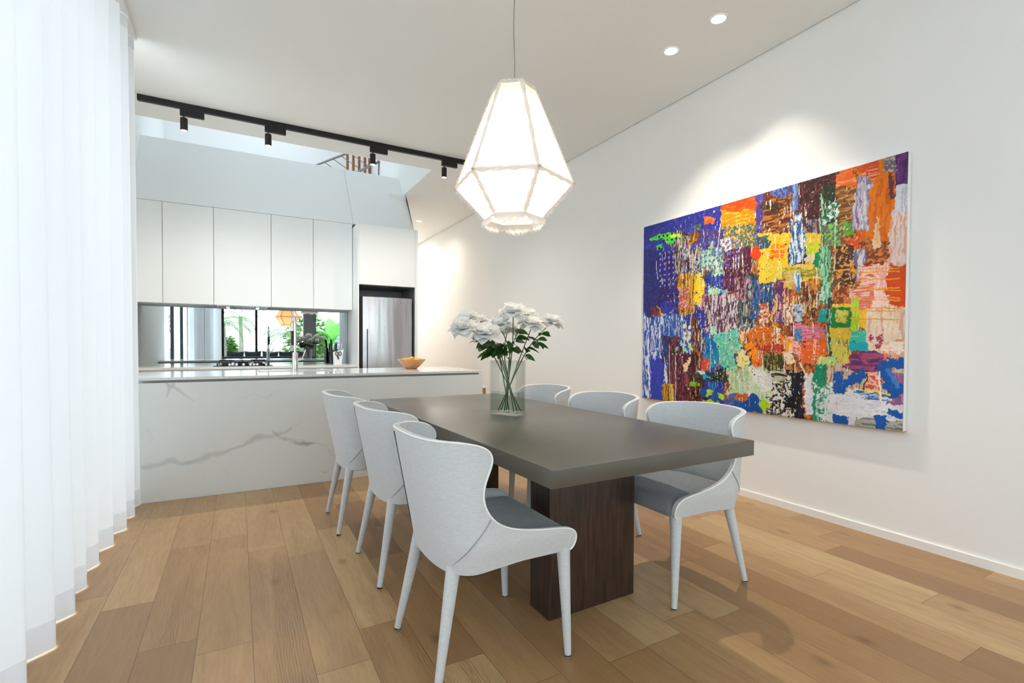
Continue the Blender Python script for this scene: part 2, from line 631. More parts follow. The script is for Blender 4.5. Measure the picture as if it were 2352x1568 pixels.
# glazing behind the curtains and at the garden end
def glazed(name, axis, at, a0, a1, z0, z1, cuts, fw_=0.05, th=0.06):
    f, g = MB(), MB()
    def bx(m, p0, p1, q0, q1, t):
        if axis == 'x': m.box(at-t/2, p0, q0, at+t/2, p1, q1)
        else: m.box(p0, at-t/2, q0, p1, at+t/2, q1)
    bx(f, a0, a1, z0, z0+fw_, th); bx(f, a0, a1, z1-fw_, z1, th)
    xs = [a0]+list(cuts)+[a1]
    for i, x in enumerate(xs):
        e = fw_/2 if 0 < i < len(xs)-1 else 0
        lo = x-e if e else (x if i == 0 else x-fw_)
        hi = x+e if e else (x+fw_ if i == 0 else x)
        bx(f, lo, hi, z0+fw_, z1-fw_, th*0.98)
    bx(g, a0+fw_/2, a1-fw_/2, z0+fw_/2, z1-fw_/2, 0.006)
    r = tag(empty(name), kind='structure')
    f.build('window_frame', M['frame'], r)
    g.build('window_pane', M['pane'], r)
    return r


glazed('window_1', 'x', XL-0.08, YB, 4.55, 0.0, 3.22, [-2.7, -0.9, 0.9, 2.7])
glazed('window_2', 'y', YB-0.1, -0.45, XR, 0.0, 2.75, [0.55, 2.38], 0.07)
sk = tag(empty('added_skylight'), kind='structure')  # unseen roof skylight, added and sized to brighten the void and bulkhead
f_ = MB()
f_.box(-0.25, 7.6, 6.151, 1.45, 7.65, 6.2); f_.box(-0.25, 8.85, 6.151, 1.45, 8.9, 6.2); f_.box(-0.25, 7.65, 6.151, -0.2, 8.85, 6.2); f_.box(1.4, 7.65, 6.151, 1.45, 8.85, 6.2)
f_.build('window_frame', M['frame'], sk)
MB().box(-0.21, 7.64, 6.17, 1.41, 8.86, 6.176).build('window_pane', M['pane'], sk)
struct('wall_pier', MB().box(1.98, YB-0.02, 0, 2.36, YB+0.25, 2.75), simple('grey_render', '7C7F82', 0.8, var=0.06, vscale=4))

# ------------------------------------------------------------------ curtains
def curtain_mesh(y0, y1, x0, amp, lam, z0, z1, ph=0.0, nz=26, yscale=1.0, seed=1):
    rnd = random.Random(seed)
    n = int((y1-y0)/0.0125)
    pert = [(rnd.uniform(.5, 2.4), rnd.uniform(0, 6.28), rnd.uniform(.1, .5)) for _ in range(5)]
    rows = []
    for i in range(nz+1):
        tz = i/nz
        z = z0+(z1-z0)*tz
        row = []
        for j in range(n+1):
            y = y0+(y1-y0)*j/n
            a = 2*math.pi*(y-ph)/lam
            drift = sum(math.sin(y*f_*2+p_+tz*1.7*f_) * k for f_, p_, k in pert)*0.10
            s = math.sin(a+drift*(1.3-tz))
            s = math.copysign(abs(s)**0.72, s)
            am = amp*(0.9+0.22*math.sin(y*3.1+1.0+tz*1.2)+0.16*(1-tz)*math.sin(y*5.3))*(1-0.15*tz)
            yy = y+0.012*math.sin(2*a+0.6)*(1-tz*0.4)
            row.append((x0+am*s, yy, z))
        rows.append(row)
    return rows


def make_curtain(name, label, y0, y1, x0, amp, lam, ph, seed, rot=None):
    r = thing(name, label, 'curtain')
    rows = curtain_mesh(y0, y1, x0, amp, lam, 0.006, H-0.031, ph, seed=seed)
    m = MB(); m.grid(rows)
    o = m.build('curtain_panel', M['sheer'], r, smooth=True, fixn=False)
    hemtop = [[(p[0]+0.0015, p[1], 0.004) for p in rows[0]],
              [(rows[0][j][0]*(1-.03)+rows[1][j][0]*.03+0.0015, rows[0][j][1]*(1-.9)+rows[1][j][1]*.9, 0.115) for j in range(len(rows[0]))]]
    m = MB(); m.grid(hemtop)
    m.build('hem', M['sheer_hem'], r, smooth=True, fixn=False)
    hd = [[(p[0]*0.5+x0*0.5+0.0+0.5*(p[0]-x0), p[1], H-0.11) for p in rows[-1]], [(p[0], p[1], H-0.0305) for p in rows[-1]]]
    hd = [[(p[0]+0.002, p[1], p[2]) for p in q_] for q_ in hd]
    m = MB(); m.grid(hd)
    m.build('heading_tape', M['sheer_hem'], r, smooth=True, fixn=False)
    m = MB().box(x0-0.055, y0, H-0.029, x0+0.055, y1, H-0.001)
    m.build('curtain_rail', M['skirt'], r)
    return r


make_curtain('sheer_curtain', 'floor length white sheer curtain in deep folds along the glazed left wall', -0.6, 4.38, -0.665, 0.052, 0.273, 2.455-0.068, 3)
make_curtain('sheer_curtain', 'white sheer curtain drawn back beside the garden doors, seen in the mirror splashback', -4.3, -1.4, -0.72, 0.055, 0.2, 0.1, 9)

# ------------------------------------------------------------------ kitchen island
def fbm(x, y, seed=0, octv=5, lac=2.0, gain=0.5):
    """value noise, numpy arrays in, about 0..1 out"""
    tot = np.zeros_like(x, dtype=float); amp = 1.0; s = 0.0
    for o in range(octv):
        xi = np.floor(x).astype(np.int64); yi = np.floor(y).astype(np.int64)
        xf = x-xi; yf = y-yi
        u = xf*xf*(3-2*xf); v = yf*yf*(3-2*yf)
        def hsh(a, b):
            h_ = (a*374761393 + b*668265263 + (seed+o*17)*1442695041) & 0xFFFFFFFF
            h_ = ((h_ ^ (h_ >> 13))*1274126177) & 0xFFFFFFFF
            return ((h_ ^ (h_ >> 16)) & 0xFFFF)/65535.0
        n00, n10, n01, n11 = hsh(xi, yi), hsh(xi+1, yi), hsh(xi, yi+1), hsh(xi+1, yi+1)
        tot += amp*((n00*(1-u)+n10*u)*(1-v)+(n01*(1-u)+n11*u)*v)
        s += amp; amp *= gain; x = x*lac+11.3; y = y*lac+7.9
    return tot/s


def slab_grid(name, mat, colors, P, parent, depth_vec):
    """front face as a fine grid carrying a colour attribute, with real thickness behind it.
    colors: (nr,nc,3) linear, P(i,j)->point arrays"""
    nr, nc = colors.shape[:2]
    co = P.reshape(-1, 3)
    back = np.array([P[0, 0], P[0, -1], P[-1, -1], P[-1, 0]])+np.array(depth_vec)
    idx = np.arange(nr*nc).reshape(nr, nc)
    q_ = np.stack([idx[:-1, :-1], idx[:-1, 1:], idx[1:, 1:], idx[1:, :-1]], -1).reshape(-1, 4)
    N = nr*nc
    corner = (N, N+1, N+2, N+3)
    fl = q_.tolist()+[[N+3, N+2, N+1, N],
                      idx[0, ::-1].tolist()+[N, N+1], idx[-1, :].tolist()+[N+2, N+3],
                      idx[:, 0].tolist()+[N+3, N], idx[::-1, -1].tolist()+[N+1, N+2]]
    me = bpy.data.meshes.new(name)
    me.from_pydata(co.tolist()+back.tolist(), [], fl)
    me.update()
    at = me.color_attributes.new('paint', 'FLOAT_COLOR', 'POINT')
    ca = np.ones((nr*nc+4, 4), dtype=np.float32)
    ca[:nr*nc, :3] = colors.reshape(-1, 3)
    ca[nr*nc:, :3] = 0.8
    at.data.foreach_set('color', ca.ravel())
    me.materials.append(mat)
    o = bpy.data.objects.new(name, me)
    COL.objects.link(o)
    if parent: o.parent = parent
    return o


def seg_dist(X, Z, pts):
    D = np.full(X.shape, 9.0); Wd = np.zeros(X.shape)
    for (a, b) in zip(pts[:-1], pts[1:]):
        ax, az, aw = a; bx, bz, bw = b
        dx, dz = bx-ax, bz-az
        t_ = np.clip(((X-ax)*dx+(Z-az)*dz)/(dx*dx+dz*dz+1e-12), 0, 1)
        d_ = np.hypot(X-ax-t_*dx, Z-az-t_*dz)
        m_ = d_ < D
        D = np.where(m_, d_, D); Wd = np.where(m_, aw+t_*(bw-aw), Wd)
    return D, Wd


IY0, IY1, IX0, IX1, IZ = 4.37, 5.30, -0.995, 2.10, 0.905
isl = thing('kitchen_island', 'white marble kitchen island with a grey veined front, behind the dining table', 'island')
m = MB().box(IX0, IY0+0.022, 0.0, IX1-0.022, IY1, 0.865)
m.build('body', M['cab'], isl)
nx, nz = 620, 176
gx = np.linspace(IX0, IX1, nx); gz = np.linspace(0.001, 0.866, nz)
X, Z = np.meshgrid(gx, gz)
wx = X+(fbm(X*7, Z*7, 3)-0.5)*0.075+(fbm(X*30, Z*30, 5)-0.5)*0.018
wz = Z+(fbm(X*7+40, Z*7, 8)-0.5)*0.075+(fbm(X*30+9, Z*30, 6)-0.5)*0.018
VEINS = [(0.55, 'A9ABA9', [(-0.594, 0.244, 0.022), (-0.506, 0.264, 0.022), (-0.417, 0.287, 0.03), (-0.353, 0.262, 0.016), (-0.242, 0.276, 0.022), (-0.194, 0.304, 0.036), (-0.087, 0.327, 0.022), (0.033, 0.37, 0.022), (0.115, 0.407, 0.036), (0.199, 0.417, 0.026), (0.274, 0.441, 0.024), (0.388, 0.467, 0.012)]),
         (0.5, 'A2A4A3', [(0.242, 0.465, 0.008), (0.295, 0.412, 0.014), (0.371, 0.384, 0.016), (0.449, 0.353, 0.026), (0.506, 0.338, 0.022), (0.557, 0.319, 0.01)]),
         (0.5, '707274', [(0.416, 0.358, 0.006), (0.494, 0.339, 0.014), (0.54, 0.328, 0.004)]),
         (0.35, 'B0B2B0', [(0.557, 0.319, 0.006), (0.615, 0.288, 0.006), (0.68, 0.229, 0.006), (0.727, 0.164, 0.004)]),
         (0.4, 'A9ABA9', [(0.35, 0.464, 0.006), (0.416, 0.49, 0.006), (0.455, 0.517, 0.006)]),
         (0.45, 'ABADAB', [(-0.435, 0.868, 0.012), (-0.409, 0.834, 0.028), (-0.418, 0.808, 0.018), (-0.436, 0.759, 0.008)]),
         (0.45, 'ABADAB', [(-0.384, 0.866, 0.008), (-0.382, 0.823, 0.014), (-0.332, 0.766, 0.012), (-0.295, 0.736, 0.005)]),
         (0.3, 'B4B6B4', [(-0.409, 0.84, 0.02), (-0.377, 0.817, 0.02), (-0.35, 0.788, 0.012)]),
         (0.2, 'B9BBB9', [(0.025, 0.744, 0.01), (0.117, 0.769, 0.008), (0.19, 0.736, 0.007), (0.286, 0.762, 0.008)]),
         (0.25, 'B4B6B4', [(1.249, 0.854, 0.005), (1.33, 0.825, 0.006), (1.372, 0.853, 0.004), (1.47, 0.845, 0.004)]),
         (0.15, 'B9BBB9', [(-0.175, 0.274, 0.006), (-0.107, 0.221, 0.006), (-0.048, 0.134, 0.006)]),
         (0.4, '8E9090', [(0.646, 0.079, 0.006), (0.67, 0.07, 0.005)]),
         (0.15, 'BEBFBE', [(-0.566, 0.434, 0.01), (-0.54, 0.485, 0.01), (-0.565, 0.552, 0.01)])]
col = np.ones(X.shape+(3,))*np.array(lin('E3E7E6'))
mott = fbm(X*2.2, Z*2.2, 21)[..., None]
col *= 1-0.03*mott
for strength, tone, pts in VEINS:
    D, Wd = seg_dist(wx, wz, pts)
    a = np.clip(1-D/np.maximum(Wd, 1e-4), 0, 1)**0.7*strength*(0.55+0.75*fbm(X*16, Z*16, 31))
    a = np.clip(a, 0, 1)[..., None]
    col = col*(1-a)+np.array(lin(tone))*a
P = np.stack([X, np.full_like(X, IY0), Z], -1)
slab_grid('front_panel', M['marble'], col, P, isl, (0, 0.0215, 0))
m = MB().box(IX1-0.022, IY0+0.024, 0.0, IX1, IY1, 0.866)
m.build('end_panel', M['stone'], isl)
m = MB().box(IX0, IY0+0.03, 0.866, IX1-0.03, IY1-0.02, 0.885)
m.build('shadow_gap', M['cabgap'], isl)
# top with a sink cut out
SX0, SX1, SY0, SY1 = 0.16, 0.80, 4.83, 5.18
m = MB()
for x0, y0, x1, y1 in ((IX0, IY0, SX0, IY1), (SX1, IY0, IX1, IY1), (SX0, IY0, SX1, SY0), (SX0, SY1, SX1, IY1)):
    m.box(x0, y0, 0.885, x1, y1, IZ)
m.build('worktop', M['stone'], isl)
s = MB()
s.box(SX0-0.01, SY0-0.01, 0.70, SX1+0.01, SY1+0.01, 0.705)
s.box(SX0-0.012, SY0-0.012, 0.70, SX0, SY1+0.012, 0.884); s.box(SX1, SY0-0.012, 0.70, SX1+0.012, SY1+0.012, 0.884)
s.box(SX0, SY0-0.012, 0.70, SX1, SY0, 0.884); s.box(SX0, SY1, 0.70, SX1, SY1+0.012, 0.884)
s.build('sink_bowl', M['chrome'], isl)

tap = thing('kitchen_tap', 'tall chrome gooseneck tap standing at the island sink', 'tap', (0.447, 4.77, IZ))
MB().lathe([(0.0, 0), (0.028, 0), (0.028, 0.006), (0.024, 0.010), (0.024, 0.17), (0.022, 0.175), (0.0, 0.175)], 24).build('base', M['chrome'], tap, smooth=True, angle=40)
pts = [(0, 0, 0.17), (0, 0, 0.43)]+[(0, 0.10-0.10*math.cos(a), 0.43+0.10*math.sin(a)) for a in [i*math.pi/14 for i in range(1, 15)]]+[(0, 0.20, 0.36)]
MB().tube(pts, 0.011, 14).build('spout', M['chrome'], tap, smooth=True, angle=60)
MB().tube([(0, 0.20, 0.37), (0, 0.20, 0.24)], [0.014, 0.017], 16).build('spray_head', M['black'], tap, smooth=True, angle=60)
MB().tube([(0.02, 0, 0.11), (0.055, 0, 0.12), (0.06, 0, 0.125), (0.085, -0.01, 0.20)], [0.011, 0.011, 0.006, 0.004], 12).build('lever', M['chrome'], tap, smooth=True, angle=60)

# ------------------------------------------------------------------ back bench, splashback, wall cabinets
bench = thing('back_bench', 'white base cupboards with a pale stone top along the mirrored splashback', 'cabinet')
MB().box(XL+0.002, 6.39, 0.1, 1.314, 6.998, 0.872).build('body', M['cab'], bench)
MB().box(XL+0.002, 6.45, 0.0, 1.314, 6.998, 0.1).build('plinth', M['cabgap'], bench)
xs = [XL+0.002, -0.6, -0.2, 0.36, 0.87, 1.314]
for a, b_ in zip(xs[:-1], xs[1:]):
    MB().box(a+0.002, 6.37, 0.105, b_-0.002, 6.389, 0.855, 0.002).build('door', M['cab'], bench)
MB().box(XL+0.002, 6.35, 0.873, 1.314, 6.998, 0.900).build('benchtop', M['stone'], bench)

spl = thing('mirror_splashback', 'tinted mirror splashback in three panes between bench and wall cupboards', 'splashback')
xs = [XL+0.003, -0.347, 0.657, 1.314]
for a, b_ in zip(xs[:-1], xs[1:]):
    MB().box(a+0.0015, 6.985, 0.901, b_-0.0015, 6.998, 1.607).build('mirror_pane', M['mirror'], spl)

xs = [XL+0.003, -0.719, -0.234, 0.361, 0.838, 1.3135]
names = ['leftmost white handleless wall cupboard, partly behind the curtain', 'second wall cupboard from the curtain, above the left mirror pane',
         'widest white wall cupboard, above the cooktop', 'white wall cupboard fourth from the curtain, above the tap',
         'white wall cupboard beside the fridge tower']
for i, (a, b_) in enumerate(zip(xs[:-1], xs[1:])):
    cb = thing('wall_cupboard', names[i], 'cupboard', (a, 6.65, 1.608), 0, 'handleless wall cupboards above the mirror')
    w_ = b_-a
    MB().box(0.0012, 0.021, 0.0, w_-0.0012, 0.345, 1.110).build('body', M['cab'], cb)
    MB().box(0.0022, 0.0, -0.004, w_-0.0022, 0.0195, 1.108, 0.0012).build('door', M['cab'], cb)
    MB().box(0.002, 0.0202, 0.003, w_-0.002, 0.0208, 1.107).build('shadow_line', M['cabgap'], cb)
hood = thing('range_hood', 'slim stainless range hood recessed under the widest wall cupboard', 'range hood', (0.06, 6.83, 1.598))
MB().box(-0.27, -0.14, -0.001, 0.27, 0.14, 0.0085, 0.002).build('canopy', M['steel'], hood)
for dx in (-0.16, 0.16):
    MB().lathe([(0.0, -0.0022), (0.018, -0.0022), (0.019, -0.001)], 20, (dx, 0.04)).build('hood_lamp', M['lamp'], hood)
for k, (x, y) in enumerate(((-0.1, 6.78), (0.22, 6.78))):
    spot('hood_lamp_light', (x, 6.80, 1.585), (x, 6.72, 0.9), 2.2, 110)

# cooktop
ck = thing('gas_cooktop', 'black gas cooktop with cast trivets and steel knobs on the back bench', 'cooktop', (0.06, 6.66, 0.900))
MB().box(-0.30, -0.25, 0.0, 0.30, 0.25, 0.008, 0.003).build('glass_plate', simple('black_glass', '0C0C0D', 0.08, var=0.1), ck)
for (x, y, r) in ((-0.18, 0.11, 0.045), (0.18, 0.11, 0.04), (-0.18, -0.11, 0.035), (0.18, -0.11, 0.045), (0, 0.02, 0.06)):
    MB().lathe([(0.0, 0.008), (r, 0.008), (r, 0.02), (r*0.75, 0.024), (0, 0.025)], 20, (x, y)).build('burner', M['black'], ck, smooth=True, angle=40)
    t_ = MB()
    for a in (0, math.pi/2):
        ca, sa = math.cos(a), math.sin(a)
        t_.tube([(x-ca*0.085, y-sa*0.085, 0.009), (x-ca*0.085, y-sa*0.085, 0.04), (x+ca*0.085, y+sa*0.085, 0.04), (x+ca*0.085, y+sa*0.085, 0.009)], 0.005, 6)
    t_.build('trivet', M['black'], ck)
for i in range(5):
    MB().lathe([(0, 0.008), (0.017, 0.008), (0.015, 0.03), (0, 0.031)], 16, (-0.14+0.07*i, -0.215)).build('knob', M['chrome'], ck, smooth=True, angle=40)

# knife block
kb = thing('knife_block', 'white and black knife block full of black handled knives beside the mirror', 'knife block', (1.14, 6.76, 0.900), math.radians(-6))
bl = MB().prism([(-0.05, 0.0), (0.05, 0.0), (0.075, 0.19), (-0.055, 0.155)], 'y', -0.055, 0.055)
bl.build('block', simple('white_block', 'EDEDED', 0.3, var=0.01), kb)
MB().prism([(-0.085, 0.0), (-0.052, 0.0), (-0.057, 0.20), (-0.082, 0.215)], 'y', -0.052, 0.052).build('block_side', M['black'], kb)
for i, (x, y, l, a) in enumerate(((-0.066, 0.0, 0.12, -0.10), (-0.02, 0.03, 0.14, 0.10), (-0.02, -0.02, 0.12, 0.05), (0.03, 0.03, 0.14, 0.22), (0.035, -0.02, 0.13, 0.2))):
    z0 = 0.15 if i else 0.2
    p0 = Vector((x, y, z0)); d = Vector((math.sin(a), 0, math.cos(a)))
    MB().tube([p0, p0+d*0.02, p0+d*l*0.6, p0+d*l*0.9, p0+d*l], [0.008, 0.010, 0.013, 0.013, 0.007], 10).build('knife_handle', M['black'] if i in (0, 2) else M['steel'], kb, smooth=True)
sc_ = MB()
for s_ in (-1, 1):
    ring = [(0.01+s_*0.02+0.014*math.cos(a), -0.062, 0.135+0.026*math.sin(a)) for a in [k*math.pi/8 for k in range(16)]]
    sc_.tube(ring, 0.0045, 8, closed=True)
sc_.tube([(0.0, -0.062, 0.11), (0.01, -0.06, 0.06)], 0.008, 8)
sc_.build('scissors', M['black'], kb, smooth=True)

# fridge tower
tw = thing('fridge_tower', 'tall white cabinet surround built around the fridge, top door above the niche', 'cabinet', (0, 0, 0))
TL, TR, TF, TT, NZ = 1.317, 2.093, 6.35, 2.668, 1.912
MB().box(TL, TF, 0.0, TL+0.016, 6.998, TT).build('side_panel', M['cab'], tw)
MB().box(TR-0.035, TF, 0.0, TR, 6.998, TT).build('side_panel', M['cab'], tw)
MB().box(TL+0.0175, TF, NZ, TR-0.0365, TF+0.019, TT-0.002, 0.001).build('top_door', M['cab'], tw)
MB().box(TL+0.0165, TF+0.020, NZ, TR-0.0355, 6.998, TT-0.002).build('top_box', M['cab'], tw)
l_ = MB()
l_.box(TL+0.0165, 6.985, 0.0, TR-0.0355, 6.997, NZ-0.002)
l_.box(TL+0.0165, TF+0.022, 0.0, TL+0.019, 6.984, NZ-0.002); l_.box(TR-0.038, TF+0.022, 0.0, TR-0.0355, 6.984, NZ-0.002)
l_.box(TL+0.020, TF+0.022, NZ-0.006, TR-0.039, 6.984, NZ-0.002)
l_.build('niche_lining', M['grey_panel'], tw)

fr = thing('refrigerator', 'brushed stainless steel refrigerator standing in the white fridge tower', 'refrigerator', (0, 0, 0))
MB().box(1.345, 6.44, 0.02, 2.03, 6.97, 1.745).build('cabinet', simple('fridge_side', '3A3B3F', 0.4, 0.4, var=0.05), fr)


def bowed_door(x0, x1, y, z0, z1, bow, name, parent):
    n = 24
    rows = []
    for z in (z0, z0+0.004, (z0+z1)/2, z1-0.004, z1):
        e = 0.004 if z in (z0, z1) else 0.0
        rows.append([(x0+(x1-x0)*k/n, y-bow*(1-(2*k/n-1)**2)+e, z) for k in range(n+1)])
    m_ = MB(); m_.grid(rows)
    n0 = len(rows[0])
    m_.v += [(x0, y+0.03, z0), (x1, y+0.03, z0), (x1, y+0.03, z1), (x0, y+0.03, z1)]
    N = len(m_.v)
    last = 4*n0
    m_.f += [(N-4, N-3, N-2, N-1), tuple(range(n0))[::-1]+(N-4, N-3), tuple(range(last, last+n0))+(N-2, N-1),
             tuple(k*n0 for k in range(5))+(N-1, N-4), tuple(k*n0+n0-1 for k in range(5))[::-1]+(N-3, N-2)]
    return m_.build(name, M['steel'], parent, smooth=True, angle=40)


bowed_door(1.390, 2.032, 6.405, 0.72, 1.767, 0.028, 'fridge_door', fr)
bowed_door(1.390, 2.032, 6.405, 0.05, 0.71, 0.028, 'freezer_drawer', fr)
MB().box(1.347, 6.405, 0.05, 1.385, 6.438, 1.762, 0.003).build('hinge_side_trim', M['black'], fr)
MB().box(1.437, 6.378, 0.75, 1.450, 6.395, 1.35, 0.003).build('door_handle', simple('dark_handle_metal', '55555C', 0.35, 0.7, var=0.05), fr)  # handle bar in dark grey metal
MB().box(1.688, 6.3705, 1.672, 1.718, 6.378, 1.679).build('badge', M['chrome'], fr)
MB().box(1.96, 6.41, 1.768, 2.02, 6.47, 1.782, 0.003).build('hinge_cap', M['black'], fr)

# fruit bowl on the island
bw = thing('fruit_bowl', 'pale turned wooden bowl of lemons on the right end of the island', 'bowl', (1.575, 4.98, IZ))
MB().lathe([(0.0, 0.0), (0.05, 0.0), (0.056, 0.004), (0.075, 0.018), (0.105, 0.048), (0.135, 0.082), (0.148, 0.098), (0.144, 0.099), (0.128, 0.084), (0.10, 0.054), (0.07, 0.026), (0.045, 0.016), (0.0, 0.014)], 40).build('bowl_body', M['bowlwood'], bw, smooth=True, angle=60)
M['lemon'] = simple('lemon_peel', 'F2B21E', 0.4, var=0.08, vscale=20, bump=0.25, bscale=300)


def lemon_mesh():
    rows = []
    for i in range(15):
        t_ = i/14; a = math.pi*t_
        x = -0.044*math.cos(a)*(1+0.10*abs(math.cos(a))**6)
        r = 0.033*math.sin(a)**0.9 if 0 < t_ < 1 else 0.001
        if t_ in (0, 1): r = 0.004
        rows.append([(x, r*math.cos(b_), r*math.sin(b_)) for b_ in [2*math.pi*k/18 for k in range(18)]])
    m_ = MB(); m_.grid(rows, close_u=True)
    m_.f += [tuple(range(18))[::-1], tuple(14*18+k for k in range(18))]
    return m_


lm0 = None
lpos = [((-0.068, -0.01, 0.083), 0.3, 'lemon at the left of the wooden fruit bowl'), ((0.0, -0.02, 0.098), 0.9, 'topmost lemon in the middle of the wooden fruit bowl'),
        ((0.072, 0.01, 0.083), 2.4, 'lemon at the right of the wooden fruit bowl'), ((0.035, -0.055, 0.078), 1.9, 'small looking lemon at the front of the wooden fruit bowl'),
        ((-0.01, 0.06, 0.085), 2.9, 'lemon at the back of the wooden fruit bowl')]
for (p, a, lb) in lpos:
    if lm0 is None:
        lm0 = lemon_mesh().build('lemon', M['lemon'], smooth=True); o = lm0
    else:
        o = lm0.copy(); COL.objects.link(o)
    o.location = (1.575+p[0], 4.98+p[1], IZ+p[2]-0.004); o.rotation_euler = (0.1, 0.1, a)
    tag(o, lb, 'lemon', 'lemons in the wooden bowl')

# ------------------------------------------------------------------ track light
trk = thing('track_rail', 'long black lighting track fixed to the ceiling above the kitchen island', 'lighting track', (0, 5.37, H))
MB().box(-0.75, -0.017, -0.052, 2.42, 0.017, -0.0005, 0.002).build('rail', M['black'], trk)
lbl = ['black track spotlight nearest the curtain', 'second black track spotlight from the curtain', 'black track spotlight in front of the stair opening', 'black track spotlight nearest the pendant lamp']
for i, x in enumerate((-0.42, 0.262, 1.264, 2.074)):
    tl_ = thing('track_spotlight', lbl[i], 'spotlight', (x, 5.37, H-0.053), 0, 'spotlights clipped to the ceiling track')
    MB().box(-0.022, -0.016, -0.058, 0.165, 0.016, 0.0, 0.002).build('adapter', M['black'], tl_)
    MB().tube([(0.008, 0, -0.056), (0.008, 0, -0.082)], 0.006, 10).build('stem', M['black'], tl_, smooth=True, angle=50)
    tilt = MB()
    tilt.lathe([(0.0, -0.078), (0.026, -0.078), (0.0295, -0.082), (0.0295, -0.188), (0.026, -0.19), (0.025, -0.186)], 28, (0.008, 0))
    tilt.build('lamp_body', M['black'], tl_, smooth=True, angle=40)
    MB().lathe([(0.0, -0.187), (0.0265, -0.187), (0.0265, -0.189), (0.0, -0.1895)], 24, (0.008, 0)).build('lens', M['lamp'], tl_)
    spot('track_lamp_light', (x+0.008, 5.37, H-0.053-0.20), (x+0.008, 5.38, 0), 50, 150, 0.9, 0.02, (1, 0.92, 0.82))

# recessed downlights
dl = [((2.79, 2.233), 'round recessed ceiling downlight nearest the camera, above the painting'),
      ((2.79, 2.643), 'round recessed ceiling downlight second from the camera, beside the nearest one'),
      ((2.78, 8.38), 'small recessed ceiling downlight far down the hallway beyond the kitchen'),
      ((2.78, 10.0), 'recessed downlight at the end of the hallway, hidden behind the fridge tower')]
for i, ((x, y), lb) in enumerate(dl):
    d_ = thing('downlight', lb, 'downlight', (x, y, H), 0, 'recessed ceiling downlights')
    MB().lathe([(0.056, -0.001), (0.054, -0.004), (0.047, -0.004), (0.045, -0.001)], 32).build('trim_ring', M['skirt'], d_, smooth=True, angle=40)
    MB().lathe([(0.0, -0.0025), (0.0455, -0.0025), (0.0455, -0.0005), (0, -0.0005)], 32).build('lens', M['lamp'], d_)
spot('downlight_light', (2.79, 2.233, H-0.012), (3.41, 2.16, 1.75), 60, 62, 0.75, 0.03, (1, 0.88, 0.74))
spot('downlight_light', (2.79, 2.643, H-0.012), (2.6, 2.5, 0), 190, 105, 0.8, 0.03, (1, 0.88, 0.74))
spot('downlight_light', (2.78, 8.38, H-0.012), (3.0, 8.3, 0), 60, 150, 1.0, 0.05, (1, 0.86, 0.70))
spot('downlight_light', (2.78, 10.0, H-0.012), (3.2, 9.9, 0), 280, 168, 0.9, 0.08, (1, 0.92, 0.84))

# ------------------------------------------------------------------ stair seen through the void
st = thing('stair_railing', 'white steel stair balustrade with slim rods in the opening above the kitchen', 'railing')
RAIL_A, RAIL_B = (1.135, 8.5, 4.035), (1.579, 8.5, 4.293)
MB().tube([(0.95, 8.5, 3.93), RAIL_A, (1.60, 8.5, 4.305)], 0.017, 12).build('handrail', M['railmetal'], st, smooth=True)
MB().tube([(1.62, 8.42, 3.925), (1.754, 8.42, 4.003), (2.10, 8.42, 4.235)], 0.02, 12).build('handrail', M['railmetal'], st, smooth=True)
for (p, q_) in [((1.26, 8.505, 4.086), (1.361, 8.505, 4.027)), ((1.388, 8.505, 4.165), (1.628, 8.505, 4.031)), ((1.51, 8.505, 4.238), (1.81, 8.505, 4.085)), ((1.691, 8.505, 4.293), (1.939, 8.505, 4.159))]:
    MB().tube([p, q_], 0.007, 8).build('rod', M['railmetal'], st, smooth=True)
MB().tube([(2.125-0.02, 8.46, 3.64), (2.125-0.02, 8.46, 4.4)], 0.016, 12).build('newel_post', M['railmetal'], st, smooth=True)
scr = thing('timber_batten_screen', 'row of upright brown timber battens beside the upstairs stair rail', 'screen')
for i, x in enumerate((1.83, 1.93, 2.03, 2.13, 2.21)):
    MB().box(x-0.018-0.13, 9.0, 3.635, x+0.018-0.13, 9.05, 5.2).build('batten', M['postwood'], scr)

# ------------------------------------------------------------------ little shelf at the far end of the hall
cu = thing('hall_cubby', 'small white framed timber cubby low beyond the island end', 'shelf', (2.885, 6.45, 0))
f = MB()
f.box(-0.20, -0.2, 0.0, -0.17, 0.2, 0.55); f.box(0.17, -0.2, 0.0, 0.195, 0.2, 0.55); f.box(-0.20, -0.2, 0.551, 0.195, 0.2, 0.575)
f.build('frame', M['cab'], cu)
MB().box(-0.169, -0.19, 0.01, 0.169, 0.19, 0.55).build('timber_box', M['cubbywood'], cu)
MB().box(-0.14, -0.2, 0.1, 0.10, -0.191, 0.49).build('dark_panel', M['postwood'], cu)

# ------------------------------------------------------------------ dining table
tb = thing('dining_table', 'long dark concrete-topped dining table on two dark timber slab legs', 'table', (1.3535, 2.44, 0), math.radians(0.9))
top = MB().box(-0.512, -1.145, 0.697, 0.512, 1.145, 0.76, 0.004)
top.build('tabletop', M['tabletop'], tb, smooth=True, angle=30)
for sy in (-1, 1):
    y0, y1 = (-0.735, -0.585) if sy < 0 else (0.585, 0.735)
    MB().box(-0.237, y0, 0.003, 0.237, y1, 0.696, 0.004).build('leg', M['darkwood'], tb, smooth=True, angle=30)
MB().box(-0.09, -0.584, 0.55, 0.09, 0.584, 0.696).build('stretcher', M['darkwood'], tb)

# ------------------------------------------------------------------ dining chairs
RIMROWS = [(.402, .250), (.412, .264), (.44, .270), (.463, .266), (.482, .250), (.493, .222), (.500, .17), (.507, .10), (.519, .03),
           (.538, -.028), (.563, -.068), (.60, -.098), (.645, -.113), (.69, -.108), (.73, -.092), (.762, -.080), (.787, -.083), (.806, -.098),
           (.820, -.125), (.829, -.16), (.834, -.20)]



